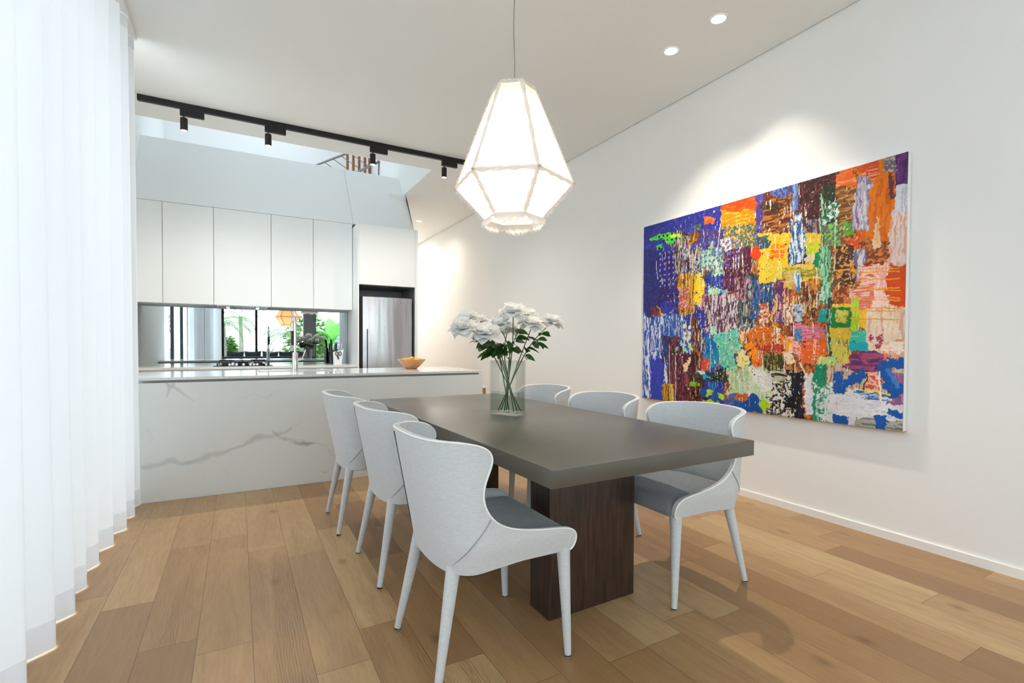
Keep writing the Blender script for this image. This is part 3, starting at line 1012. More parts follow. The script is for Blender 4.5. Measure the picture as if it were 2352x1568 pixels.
def catmull(ps, k):
    out = []
    n = len(ps)
    for i in range(n-1):
        p0, p1, p2, p3 = ps[max(i-1, 0)], ps[i], ps[i+1], ps[min(i+2, n-1)]
        for j in range(k):
            t_ = j/k
            out.append(tuple(0.5*(2*b+(c_-a)*t_+(2*a-5*b+4*c_-d)*t_*t_+(3*b-a-3*c_+d)*t_**3) for a, b, c_, d in zip(p0, p1, p2, p3)))
    out.append(ps[-1])
    return out


NR0 = len(RIMROWS)
RIMROWS = catmull(RIMROWS, 3)


def c_w(z):
    t_ = min(1, max(0, (z-.38)/.11))
    return .252+.022*t_*t_*(3-2*t_)


def c_xb(z):
    return -.222-.205*(z-.40)


XC = -.095


def plan(z, xf, n=34):
    W_, xb = c_w(z), c_xb(z)
    a = XC-xb
    e = 2/2.5
    pts = []
    th0 = 0.0
    if xf < XC:
        th0 = math.asin(min(1, ((XC-xf)/a)**(1/e)))
    else:
        for k in range(6):
            pts.append((xf+(XC-xf)*k/6, W_))
    for k in range(41):
        th = th0+(math.pi/2-th0)*k/40
        pts.append((XC-a*math.sin(th)**e, W_*max(0, math.cos(th))**e))
    # resample by arc length
    d = [0]
    for p, q_ in zip(pts[:-1], pts[1:]): d.append(d[-1]+math.hypot(q_[0]-p[0], q_[1]-p[1]))
    out = []
    i = 0
    for k in range(n+1):
        s_ = d[-1]*k/n
        while i < len(d)-2 and d[i+1] < s_: i += 1
        f_ = 0 if d[i+1] == d[i] else (s_-d[i])/(d[i+1]-d[i])
        out.append((pts[i][0]+(pts[i+1][0]-pts[i][0])*f_, pts[i][1]+(pts[i+1][1]-pts[i][1])*f_))
    return out


def c_y(x, z):
    a = XC-c_xb(z)
    if x >= XC: return c_w(z)
    return c_w(z)*max(0, 1-((XC-x)/a)**2.5)**(1/2.5)


def shell_row(z, xf, inset=0.0, dz=0.0, arch=0.0):
    half = plan(z, xf)
    full = half+[(x, -y) for x, y in reversed(half[:-1])]
    out = []
    for x, y in full:
        zz = z-0.018*max(0, min(1, (-x+.05)/.25))*max(0, 1-(z-.40)/.08)+dz+arch*(1-(y/.27)**2)
        if inset:
            r = math.hypot(x-0.02, y)
            x -= (x-0.02)/r*inset; y -= y/r*inset
        out.append((x, y, zz))
    return out


def make_chair():
    c = empty('dining_chair')
    rows = [shell_row(.402, .250, 0.045, -0.008), shell_row(.402, .250, 0.014, -0.007)]
    for i, (z, xf) in enumerate(RIMROWS):
        rows.append(shell_row(z, xf, 0, 0, 0.012*max(0, (i/3-14)/6)))
    m_ = MB(); m_.grid(rows)
    o = m_.build('shell', M['fabric'], c, smooth=True, fixn=False)
    me = o.data
    mid = min(me.polygons, key=lambda p: (p.center - Vector((c_xb(.65), 0, .65))).length)
    if mid.normal.x > 0:
        me.flip_normals()
    s_ = o.modifiers.new('thick', 'SOLIDIFY'); s_.thickness = 0.020; s_.offset = -1; s_.use_even_offset = False
    b_ = o.modifiers.new('round', 'BEVEL'); b_.width = 0.007; b_.segments = 3; b_.limit_method = 'ANGLE'; b_.angle_limit = math.radians(50)
    # piping follows the whole rim
    L = [rows[i][0] for i in range(2, len(rows))]
    T = rows[-1]
    Rr = [rows[i][-1] for i in range(len(rows)-1, 1, -1)]
    rim = L+T[1:-1]+Rr
    def sm(ps, k):
        for _ in range(k):
            ps = [ps[0]]+[tuple((ps[i-1][a]+2*ps[i][a]+ps[i+1][a])/4 for a in range(3)) for i in range(1, len(ps)-1)]+[ps[-1]]
        return ps
    rim = sm(rim, 3)
    MB().tube(rim, 0.0036, 8).build('piping', M['piping'], c, smooth=True)
    # diagonal seams where back and arm panels meet
    for sy in (-1, 1):
        ps = []
        for k in range(13):
            t_ = k/12
            x = -.085-.115*t_-.02*math.sin(math.pi*t_); z = .575-.185*t_**0.85
            ps.append((x, sy*(c_y(x, z)+0.0012), z))
        MB().tube(ps, 0.0022, 6).build('seam', M['seam'], c, smooth=True)
    ps, pw = [], []
    for k in range(21):
        t_ = k/20
        z = .822-.43*t_; x = c_xb(z)+.0165
        y = c_y(x, z)
        ps.append((x-.0010, y+.0006, z)); pw.append((x+.0045, c_y(x+.0050, z)+.0010, z))
    MB().tube(ps, 0.0024, 6).build('zipper', M['zip'], c, smooth=True)
    MB().tube(pw, 0.0028, 6).build('zipper_piping', M['piping'], c, smooth=True)
    # seat cushion
    def outline(ins, z, n=12):
        x0, x1, w = -.205, .262, .236
        k_ = 1-ins/.236
        pts = []
        for (cx, cy, r, a0) in ((x1-.035, w-.035, .035, 0), (x0+.12, w-.12, .12, 90), (x0+.12, -w+.12, .12, 180), (x1-.035, -w+.035, .035, 270)):
            for k in range(n+1):
                a = math.radians(a0+90*k/n)
                pts.append((.03+(cx+r*math.cos(a)-.03)*k_, (cy+r*math.sin(a))*k_, z))
        return pts
    rows2 = []
    for ins, z in ((.014, .398), (.002, .408), (0, .425), (0, .450), (.004, .464), (.014, .474), (.035, .480), (.08, .4845), (.13, .487), (.18, .488)):
        rows2.append(outline(ins, z))
    m_ = MB(); m_.grid(rows2, close_u=True)
    nn = len(rows2[0])
    m_.f.append(tuple(range(nn))[::-1]); m_.f.append(tuple(range((len(rows2)-1)*nn, len(rows2)*nn)))
    m_.build('seat', M['seatfab_shaded'], c, smooth=True, angle=60)
    MB().box(-.175, -.20, .390, .205, .20, .401).build('seat_base', M['zip'], c)
    for (x0, y0, x1, y1, zt) in ((.232, .236, .250, .246, .415), (.232, -.236, .250, -.246, .415), (-.178, .178, -.255, .226, .402), (-.178, -.178, -.255, -.226, .402)):
        p = [Vector((x0, y0, zt)).lerp(Vector((x1, y1, 0.009)), k/8) for k in range(9)]
        r = [.0255+(.0125-.0255)*(k/8)**0.95 for k in range(9)]
        lg = MB().tube(p, r, 18).build('leg', M['fabric'], c, smooth=True, angle=50)
        MB().tube([(x1, y1, 0.009), (x1, y1, 0.003)], [.0118, .0118], 16).build('foot_ring', M['rubber'], lg)
        MB().tube([(x1, y1, 0.0035), (x1, y1, 0.0)], [.0105, .0095], 16).build('foot_glide', M['glide'], lg)
    return c


CH = [((0.815, 1.725), 0.0, 'pale grey upholstered dining chair nearest the camera, seen from behind beside the table'),
      ((0.833, 2.548), 0.6, 'pale grey upholstered dining chair in the middle of the left side of the table'),
      ((0.785, 3.312), -0.8, 'pale grey upholstered dining chair at the far left of the table, closest to the island'),
      ((1.910, 1.765), 180.0, 'pale grey upholstered dining chair at the near right of the table, below the painting'),
      ((1.872, 2.450), 180.0, 'pale grey upholstered dining chair in the middle of the right side of the table'),
      ((1.868, 3.150), 179.0, 'pale grey upholstered dining chair at the far right of the table, partly behind the vase')]
ch0 = make_chair()
for i, ((x, y), a, lb) in enumerate(CH):
    o = ch0 if i == 0 else copy_tree(ch0)
    o.location = (x, y, 0); o.rotation_euler = (0, 0, math.radians(a))
    if i >= 3:          # no zipper shows on the chairs that face the camera
        for ch in [k for k in o.children if k.name.startswith('zipper')]:
            bpy.data.objects.remove(ch)
    tag(o, lb, 'chair', 'upholstered chairs around the dining table')

# ------------------------------------------------------------------ pendant lamps
def edge_fray(m_, a, b, out, w, n, rnd, jag=0.6):
    a, b, out = Vector(a), Vector(b), Vector(out)
    for k in range(n):
        t0, t1 = k/n, (k+1.3)/n
        p, q_ = a.lerp(b, t0), a.lerp(b, min(1, t1))
        tip = (p+q_)/2+out*w*(1-jag+jag*2*rnd.random())+Vector((rnd.uniform(-1, 1), rnd.uniform(-1, 1), rnd.uniform(-1, 1)))*w*0.35
        m_.add([p, q_, tip], [(0, 1, 2)])


def make_pendant(name, label, loc, R1, z1, R2, z2, R3, z3, mat, frmat, a0, ztop, group=None):
    r = thing(name, label, 'pendant lamp', loc, 0, group)
    rnd = random.Random(5)
    A = [math.radians(a0+60*k) for k in range(6)]
    def ring(R, z): return [Vector((R*math.cos(a), R*math.sin(a), z)) for a in A]
    T, Mi, B = ring(R1, z1), ring(R2, z2), ring(R3, z3)
    sh = MB()
    for P_, Q_, dip in ((T, Mi, 0.014), (Mi, B, 0.006)):
        for k in range(6):
            a, b, c_, d = P_[k], P_[(k+1) % 6], Q_[k], Q_[(k+1) % 6]
            rows = []
            nr, nc = 12, 12
            for i in range(nr+1):
                t_ = i/nr
                e0, e1 = a.lerp(c_, t_), b.lerp(d, t_)
                row = []
                for j in range(nc+1):
                    s_ = j/nc
                    p = e0.lerp(e1, s_)
                    hn = Vector((p.x, p.y, 0)).normalized()
                    w_ = math.sin(math.pi*s_)*math.sin(math.pi*t_)
                    wr = 0.0025*math.sin(9*s_+7*t_+k*2)*w_+0.0016*math.sin(23*(s_-t_)+k)*w_
                    row.append(tuple(p-hn*(dip*w_)+hn*wr))
                rows.append(row)
            sh.grid(rows)
    sh.build('shade', mat, r, smooth=True, angle=25, fixn=False)
    fr_ = MB()
    st_ = MB()
    for k in range(6):
        for P_, Q_, w_ in ((T[k], Mi[k], 0.010), (Mi[k], B[k], 0.021), (Mi[k], Mi[(k+1) % 6], 0.015), (T[k], T[(k+1) % 6], 0.018)):
            mid = (P_+Q_)/2
            out = Vector((mid.x, mid.y, 0)).normalized()
            L_ = (Q_-P_).length
            edge_fray(fr_, P_+out*0.002, Q_+out*0.002, out*0.8+Vector((0, 0, -0.35 if P_ is not T[k] else 0.2)), w_, int(L_/0.0045), rnd)
            # folded ribbon lying on the seam
            tan = (Q_-P_).normalized(); side = tan.cross(out).normalized()
            rows = []
            nseg = 14
            for i in range(nseg+1):
                p = P_.lerp(Q_, i/nseg)+out*0.004
                wl = 0.013+0.004*math.sin(i*1.7+k)
                rows.append([tuple(p+side*wl-out*0.003+Vector((0, 0, rnd.uniform(-.002, .002)))), tuple(p+out*0.0025), tuple(p-side*wl*0.8-out*0.003)])
            st_.grid(rows)
        # big tufts at the vertices
        for q_ in range(26):
            out = Vector((Mi[k].x, Mi[k].y, 0)).normalized()
            d = (out+Vector((rnd.uniform(-.7, .7), rnd.uniform(-.7, .7), rnd.uniform(-.9, .6)))).normalized()
            p = Mi[k]+out*0.001
            s_ = d.cross(Vector((0, 0, 1))).normalized()*0.004
            fr_.add([p+s_, p-s_, p+d*rnd.uniform(.012, .026)], [(0, 1, 2)])
    st_.build('seam_ribbon', frmat, r, smooth=True, fixn=False)
    fr_.build('frayed_edge', frmat, r, fixn=False)
    # gathered ruffle round the bottom opening
    rows = []
    n = 132
    for i in range(6):
        t_ = i/5
        row = []
        for j in range(n):
            a = 2*math.pi*j/n+math.radians(a0)
            lob = abs(math.sin(3*(a-math.radians(a0))))
            hexr = R3*math.cos(math.pi/6)/math.cos(((a-math.radians(a0)) % (math.pi/3))-math.pi/6)
            rr = hexr+t_*(0.012+0.006*(1-lob))+0.003*t_*math.sin(22*a+i)+0.006*math.sin(math.pi*t_)
            z = z3-t_*(0.020+0.026*lob**0.7)-0.004*t_*math.sin(31*a)
            row.append((rr*math.cos(a), rr*math.sin(a), z))
        rows.append(row)
    ru = MB(); ru.grid(rows, close_u=True)
    rf = ru.build('ruffle', frmat, r, smooth=True, fixn=False)
    f2 = MB()
    for j in range(n):
        a = Vector(rows[-1][j]); b = Vector(rows[-1][(j+1) % n])
        edge_fray(f2, a, b, Vector((a.x*1.2, a.y*1.2, -1)).normalized(), 0.014, 2, rnd)
    f2.build('hem_fray', frmat, rf, fixn=False)
    wire = MB()
    wire.tube([tuple(v) for v in ring(R1, z1-0.003)], 0.002, 6, closed=True)
    for k in range(3):
        wire.tube([T[k], (0, 0, z1), T[k+3]], 0.002, 6)
    wire.build('wire_frame', M['chrome'], r)
    MB().tube([(0, 0, z1+0.03), (0, 0, z1-0.16)], 0.016, 14).build('lamp_holder', M['skirt'], r)
    MB().lathe([(0.012, z1-0.16), (0.03, z1-0.20), (0.034, z1-0.23), (0.024, z1-0.262), (0.0, z1-0.27)], 20).build('bulb', M['lamp'], r, smooth=True)
    cz = [z1+0.02+(ztop-z1-0.03)*k/12 for k in range(13)]
    MB().tube([(0.004*math.sin(k*0.8), 0.0, z) for k, z in enumerate(cz)], 0.0028, 8).build('cord', simple('grey_cord', '8E8E8C', 0.6, var=0.05), r, smooth=True)
    MB().lathe([(0.0, ztop-0.028), (0.05, ztop-0.028), (0.055, ztop-0.02), (0.055, ztop-0.001), (0, ztop-0.001)], 28).build('ceiling_rose', M['skirt'], r, smooth=True, angle=40)
    return r


make_pendant('pendant_lamp', 'large faceted white fabric pendant lamp with frayed seams hanging over the table', (1.368, 2.455, 0),
             0.118, 2.585, 0.335, 2.052, 0.165, 1.868, M['shade'], M['fray'], -97, H)
pl = bpy.data.lights.new('pendant_lamp_light', 'POINT')
pl.energy = 14
pl.color = (1.0, 0.86, 0.70)
pl.shadow_soft_size = 0.05
po = bpy.data.objects.new('pendant_lamp_light', pl)
po.location = (1.368, 2.455, 2.17)
COL.objects.link(po)
make_pendant('pendant_lamp', 'amber faceted pendant lamp over the lounge, seen only in the mirror splashback', (1.36, -2.75, 0),
             0.19, 2.24, 0.34, 2.00, 0.19, 1.77, M['amber_shade'], M['amber_shade'], 10, H)
l2 = bpy.data.lights.new('lounge_lamp_light', 'POINT'); l2.energy = 14; l2.color = (1, .7, .42); l2.shadow_soft_size = 0.05
o2 = bpy.data.objects.new('lounge_lamp_light', l2); o2.location = (1.36, -2.75, 1.93); COL.objects.link(o2)

# ------------------------------------------------------------------ vase of roses
VC = Vector((1.3375, 2.458, 0.76)); VA = math.radians(113.7)
va = thing('glass_vase', 'clear rectangular glass vase half full of water holding the roses on the table', 'vase', VC, VA)
hx, hy, hh, wt, bt = 0.093, 0.050, 0.305, 0.0055, 0.016
g = MB()
def rect(ax, ay, z, r=0.006, n=5):
    return [(sx*(ax-r)+r*math.cos(math.radians(a0+90*k/n)), sy*(ay-r)+r*math.sin(math.radians(a0+90*k/n)), z)
            for sx, sy, a0 in ((1, 1, 0), (-1, 1, 90), (-1, -1, 180), (1, -1, 270)) for k in range(n+1)]
prof = [rect(hx-.001, hy-.001, 0.0006), rect(hx, hy, 0.003), rect(hx, hy, hh-.001), rect(hx-.001, hy-.001, hh), rect(hx-wt+.001, hy-wt+.001, hh, .003), rect(hx-wt, hy-wt, hh-.001, .003), rect(hx-wt, hy-wt, bt, .003)]
g.grid(prof, close_u=True)
nn_ = len(prof[0])
g.f += [tuple(range(nn_))[::-1], tuple(range(6*nn_, 7*nn_))]
g.build('vase_body', M['glass'], va, smooth=True, angle=50)
wt2 = wt+0.0008
w = MB().box(-hx+wt2, -hy+wt2, bt+0.001, hx-wt2, hy-wt2, 0.132)
w.build('water', M['water'], va)


def rose_head(seed, R=0.062):
    rnd = random.Random(seed)
    m_ = MB()
    base = Vector((0, 0, -0.022))
    spec = [(3, .030, 2, -14, .55, 0), (4, .036, 6, -4, .62, 0), (5, .042, 16, 14, .66, 0.1), (5, .050, 30, 46, .66, 0.35), (6, .056, 48, 88, .60, 0.8),
            (7, .061, 66, 118, .55, 1.0), (5, .058, 88, 142, .50, 1.0)]
    off = rnd.uniform(0, 6)
    for cnt, ln_, t0, t1, wf, pointy in spec:
        off += rnd.uniform(.4, .9)
        for k in range(cnt):
            az = off+2*math.pi*k/cnt+rnd.uniform(-.18, .18)
            L_ = ln_*rnd.uniform(.88, 1.10)
            a0, a1 = math.radians(t0+rnd.uniform(-6, 6)), math.radians(t1+rnd.uniform(-14, 14))
            er = Vector((math.cos(az), math.sin(az), 0)); et = Vector((-math.sin(az), math.cos(az), 0)); ez = Vector((0, 0, 1))
            nv, nu = 8, 6
            p = base+er*0.004
            rows = []
            cup = 0.34 if t0 < 40 else 0.18
            rip = rnd.uniform(0, 6)
            for i in range(nv+1):
                v = i/nv
                ang = a0+(a1-a0)*v**1.3
                if i: p = p+(er*math.sin(ang)+ez*math.cos(ang))*L_/nv
                nrm_ = -(er*math.cos(ang)-ez*math.sin(ang))
                wd = L_*wf*math.sin(math.pi*min(1, .12+.78*v))**0.75
                if pointy: wd *= (1-pointy*0.75*max(0, (v-.62)/.38)**1.6)
                if i == nv: wd *= 0.45 if not pointy else 0.25
                row = []
                for j in range(nu+1):
                    u = 2*j/nu-1
                    q_ = p+et*wd*u+nrm_*(cup*wd*u*u)+nrm_*(0.0022*math.sin(3.3*u+rip+4*v)*v)
                    row.append(tuple(q_*(R/0.062)))
                rows.append(row)
            m_.grid(rows)
    return m_


def leaf_mesh(m_, p, d, L_, rnd, twist=0.0):
    d = Vector(d).normalized()
    up_ = Vector((0, 0, 1))
    side = d.cross(up_)
    side = side.normalized() if side.length > 1e-3 else Vector((1, 0, 0))
    nrm_ = side.cross(d).normalized()
    side = (side*math.cos(twist)+nrm_*math.sin(twist)); nrm_ = side.cross(d).normalized()
    rows = []
    for i in range(10):
        t_ = i/9
        w_ = L_*0.30*math.sin(math.pi*t_**0.85)**0.8*(1 if t_ < .999 else 0)+0.0006
        c_ = Vector(p)+d*L_*t_+up_*(-0.25*L_*t_*t_)
        rows.append([tuple(c_+side*w_*u+nrm_*(abs(u)*w_*0.28)) for u in (-1, -.5, 0, .5, 1)])
    m_.grid(rows)


# heads as (x, y, z), lean, size
ROSES = [((1.035, 2.400, 1.262), 0.081, 'white rose at the far left of the bouquet'),
         ((1.105, 2.500, 1.318), 0.078, 'upright white rose second from the left of the bouquet'),
         ((1.150, 2.360, 1.236), 0.081, 'low white rose at the front left of the bouquet'),
         ((1.262, 2.430, 1.285), 0.073, 'white rose left of the tallest rose'),
         ((1.350, 2.420, 1.362), 0.083, 'tallest white rose in the middle of the bouquet'),
         ((1.455, 2.380, 1.292), 0.081, 'white rose at the front right of the bouquet'),
         ((1.500, 2.500, 1.345), 0.073, 'white rose behind the front right rose'),
         ((1.632, 2.440, 1.312), 0.078, 'white rose at the far right of the bouquet'),
         ((1.385, 2.540, 1.265), 0.068, 'small white rose at the back below the tallest rose'),
         ((1.205, 2.550, 1.300), 0.068, 'small white rose at the back left of the bouquet')]
ld = Vector((math.cos(VA), math.sin(VA), 0)); sd = Vector((-math.sin(VA), math.cos(VA), 0))
for i, (hp, R_, lb) in enumerate(ROSES):
    rnd = random.Random(40+i)
    hp = Vector(hp)
    rel = hp-VC; rel.z = 0
    a, b = rel.dot(ld), rel.dot(sd)
    rim = VC+ld*max(-.066, min(.066, a*.4+rnd.uniform(-.03, .03)))+sd*max(-.030, min(.030, b*.16))+Vector((0, 0, .285))
    base = VC+ld*max(-.068, min(.068, -a*.35+rnd.uniform(-.05, .05)))+sd*max(-.033, min(.033, -b*.15+rnd.uniform(-.006, .006)))+Vector((0, 0, .022))
    ax = (hp-rim); ax.z *= 1.4; ax.normalize()
    root = thing('rose', lb, 'rose', (0, 0, 0), 0, 'white roses in the glass vase')
    neck = hp-Vector((ax.x*0.2, ax.y*0.2, 1)).normalized()*0.026
    pts = []
    for k in range(25):
        t_ = k/24
        if t_ < .5: p = base.lerp(rim, t_*2)
        else:
            s_ = (t_-.5)*2
            c1 = rim+(rim-base).normalized()*(neck-rim).length*0.5
            p = rim*(1-s_)**2+c1*2*s_*(1-s_)+neck*s_*s_
        pts.append(p)
    stem = MB().tube(pts, [.0034-.0008*k/24 for k in range(25)], 8).build('stem', M['stem'], root, smooth=True)
    h_ = rose_head(i*7+3, R_)
    q_ = Vector((0, 0, 1)).rotation_difference(Vector((ax.x*0.45-0.10, ax.y*0.45-0.2, 1)).normalized())
    h_.v = [tuple(q_ @ Vector(v)+hp) for v in h_.v]
    h_.build('flower_head', M['petal'], root, smooth=True, fixn=False)
    cal = MB()
    for k in range(5):
        a_ = 2*math.pi*k/5
        leaf_mesh(cal, neck, Vector((math.cos(a_), math.sin(a_), -0.25)), 0.022, rnd)
    cal.build('calyx', M['leaf'], root, smooth=True, fixn=False)
    nl = 4
    for k in range(nl):
        lf = MB()
        kk = rnd.randint(15, 20)
        p = pts[kk]
        az = math.atan2(rel.y, rel.x)+rnd.uniform(-1.2, 1.2)
        d = Vector((math.cos(az), math.sin(az), rnd.uniform(-.35, .25)))
        pet = p+d*0.022
        lf.tube([p, pet], 0.0011, 6)
        leaf_mesh(lf, pet, d, rnd.uniform(.060, .085), rnd, rnd.uniform(-.9, .9))
        for s_ in (-1, 1):
            if rnd.random() < .7:
                d2 = Vector((math.cos(az+s_*1.0), math.sin(az+s_*1.0), d.z-0.1))
                leaf_mesh(lf, pet-d*0.006, d2, rnd.uniform(.038, .055), rnd, rnd.uniform(-.9, .9))
        lf.build('leaf', M['leaf'], root, smooth=True, fixn=False)

# ------------------------------------------------------------------ lounge and garden behind the camera (seen in the mirror)
M['sofa'] = m_fabric('sofa_fabric', '3C4046', '4A4F56')
M['deck'] = simple('pale_paving', 'C9C7C1', 0.7, var=0.08, vscale=2)
M['fence'] = simple('blue_grey_boards', '8FA0A6', 0.7, var=0.08, vscale=5)
struct('ground', MB().box(-12, -16, -0.16, 10, YB-0.25, -0.05), M['deck'])
struct('ground_side', MB().box(-12, YB-0.24, -0.16, -1.3, 10, -0.05), M['deck'])
so = thing('sofa', 'long dark grey sofa behind the camera, seen in the mirror splashback', 'sofa', (0.85, -2.6, 0))
MB().box(-1.25, -0.42, 0.12, 1.25, 0.42, 0.40, 0.04).build('seat', M['sofa'], so, smooth=True, angle=40)
MB().box(-1.25, 0.28, 0.38, 1.25, 0.44, 0.80, 0.05).build('backrest', M['sofa'], so, smooth=True, angle=40)
for sx in (-1, 1):
    MB().box(sx*1.25-0.09, -0.44, 0.12, sx*1.25+0.09, 0.44, 0.58, 0.04).build('armrest', M['sofa'], so, smooth=True, angle=40)
    for y in (-.36, .36):
        MB().box(sx*1.15-.025, y-.025, 0, sx*1.15+.025, y+.025, .12).build('leg', M['black'], so)


def cushion_mesh(w=.44, h=.54, d=.16):
    rows = []
    n = 14
    for sgn in (1, -1):
        for i in range(n+1):
            row = []
            for j in range(n+1):
                u, v = 2*i/n-1, 2*j/n-1
                k = (1-abs(u)**3)**.5*(1-abs(v)**3)**.5
                row.append((u*w/2*(1-.10*(1-v*v)*abs(u)), sgn*d/2*k, v*h/2*(1-.10*(1-u*u)*abs(v))))
            rows.append(row)
    m_ = MB(); m_.grid(rows[:n+1]); m_.grid(rows[n+1:])
    return m_


cu0 = None
for k, (x, a) in enumerate(((-.88, .1), (-.44, -.05), (0, .12), (.44, -.1), (.88, .15))):
    if cu0 is None: cu0 = cushion_mesh().build('cushion', M['sofa'], smooth=True); o = cu0
    else: o = cu0.copy(); COL.objects.link(o)
    o.location = (0.85+x*1.03, -2.45, 0.680+0.006*(k % 2)); o.rotation_euler = (-0.12, a*0.3, 0)
    tag(o, ['dark grey cushion at the left end of the sofa in the mirror', 'dark grey cushion second from the left on the mirrored sofa', 'dark grey cushion in the middle of the mirrored sofa',
            'dark grey cushion second from the right on the mirrored sofa', 'dark grey cushion at the right end of the mirrored sofa'][k], 'cushion', 'cushions on the sofa')

fn = thing('garden_fence', 'blue grey horizontal board fence closing the garden, seen in the mirror', 'fence')
for k in range(9):
    MB().box(3.0, -12.7, 0.15+k*.2, 8.0, -12.67, 0.335+k*.2).build('board', M['fence'], fn)
for x in (3.0, 5.4, 7.9):
    MB().box(x, -12.66, -.05, x+.09, -12.57, 2.0).build('post', M['fence'], fn)
gw = struct('wall_garden', MB().box(-6, -13.2, -0.05, 8, -13.0, 0.95), simple('white_render', 'E4E4E0', 0.8, var=0.04))


def blade(m_, p, az, L_, droop, w, n=7, up0_=1.0):
    er = Vector((math.cos(az), math.sin(az), 0)); et = Vector((-math.sin(az), math.cos(az), 0))
    pos = Vector(p); rows = []
    for i in range(n+1):
        t_ = i/n
        ang = up0_-droop*t_
        if i: pos = pos+(er*math.cos(ang)+Vector((0, 0, 1))*math.sin(ang))*L_/n
        ww = w*math.sin(math.pi*(.08+.9*t_))**.7
        rows.append([tuple(pos+et*ww+Vector((0, 0, -.2*ww))), tuple(pos), tuple(pos-et*ww+Vector((0, 0, -.2*ww)))])
    m_.grid(rows)


def palm(x, y, h, label, seed):
    rnd = random.Random(seed)
    r = thing('palm_tree', label, 'palm tree', (x, y, -0.05), 0, 'palms in the garden behind the camera')
    MB().tube([(0, 0, 0), (.05, 0, h*.5), (.02, .03, h)], [.11, .09, .07], 12).build('trunk', M['trunk'], r, smooth=True)
    m_ = MB()
    for k in range(16):
        az = rnd.uniform(0, 6.28); up_ = rnd.uniform(.1, 1.3)
        er = Vector((math.cos(az), math.sin(az), 0))
        p = Vector((.02, .03, h))
        for i in range(12):
            ang = up_-1.6*(i/12)
            p = p+(er*math.cos(ang)+Vector((0, 0, 1))*math.sin(ang))*0.09
            for s_ in (-1, 1):
                blade(m_, p, az+s_*.9, .30, .7, .014, 3, ang*.3)
    m_.build('fronds', M['foliage'], r, smooth=True, fixn=False)


palm(-0.5, -7.9, 2.0, 'palm left of the window mullion in the mirrored garden', 1)
palm(1.9, -7.8, 1.6, 'palm right of the window mullion in the mirrored garden', 2)
palm(-2.4, -10.2, 2.5, 'tall palm behind the curtain side of the mirrored garden', 3)
palm(0.1, -10.9, 2.4, 'palm beside the grey pier in the mirrored garden', 4)
for (x, y, s_, lb) in ((-0.7, -12.0, 0.7, 'leafy shrub at the left of the mirrored garden'), (2.9, -11.2, 1.1, 'leafy shrub in the middle of the mirrored garden'), (5.4, -11.3, 0.8, 'leafy shrub before the board fence in the mirrored garden')):
    r = thing('garden_shrub', lb, 'shrub', (x, y, -.05), 0, 'shrubs in the garden behind the camera')
    rnd = random.Random(int(x*10))
    m_ = MB()
    for k in range(900):
        d = Vector((rnd.gauss(0, 1), rnd.gauss(0, 1), rnd.gauss(0, 1))).normalized()*rnd.uniform(.5, 1)
        p = Vector((d.x*.9*s_, d.y*.6*s_, 1.25*s_+d.z*1.1*s_))
        leaf_mesh(m_, p, Vector((d.x, d.y, d.z*.4+.1)), .22, rnd, rnd.uniform(-1, 1))
    m_.build('leaves', M['foliage'], r, smooth=True, fixn=False)
    MB().tube([(0, 0, 0), (0, 0, 1.1*s_)], [.05, .02], 8).build('trunk', M['trunk'], r)
bn = thing('banana_plant', 'bright green banana plant outside the garden doors, seen in the mirror', 'plant', (3.35, -7.2, -.05))
m_ = MB()
for k, (az, L_, u0, dr) in enumerate(((-2.6, 1.5, 1.45, 1.3), (-.4, 1.5, 1.5, 1.5), (1.3, 1.3, 1.4, 1.2), (2.9, 1.2, 1.2, 1.5), (-1.5, 1.4, 1.3, 1.0))):
    blade(m_, (0, 0, 1.1+.08*k), az, L_, dr, .23, 12, u0)
m_.build('leaves', M['banana'], bn, smooth=True, fixn=False)
MB().tube([(0, 0, 0), (0.02, 0, 1.5)], [.11, .05], 12).build('trunk', M['banana'], bn, smooth=True)

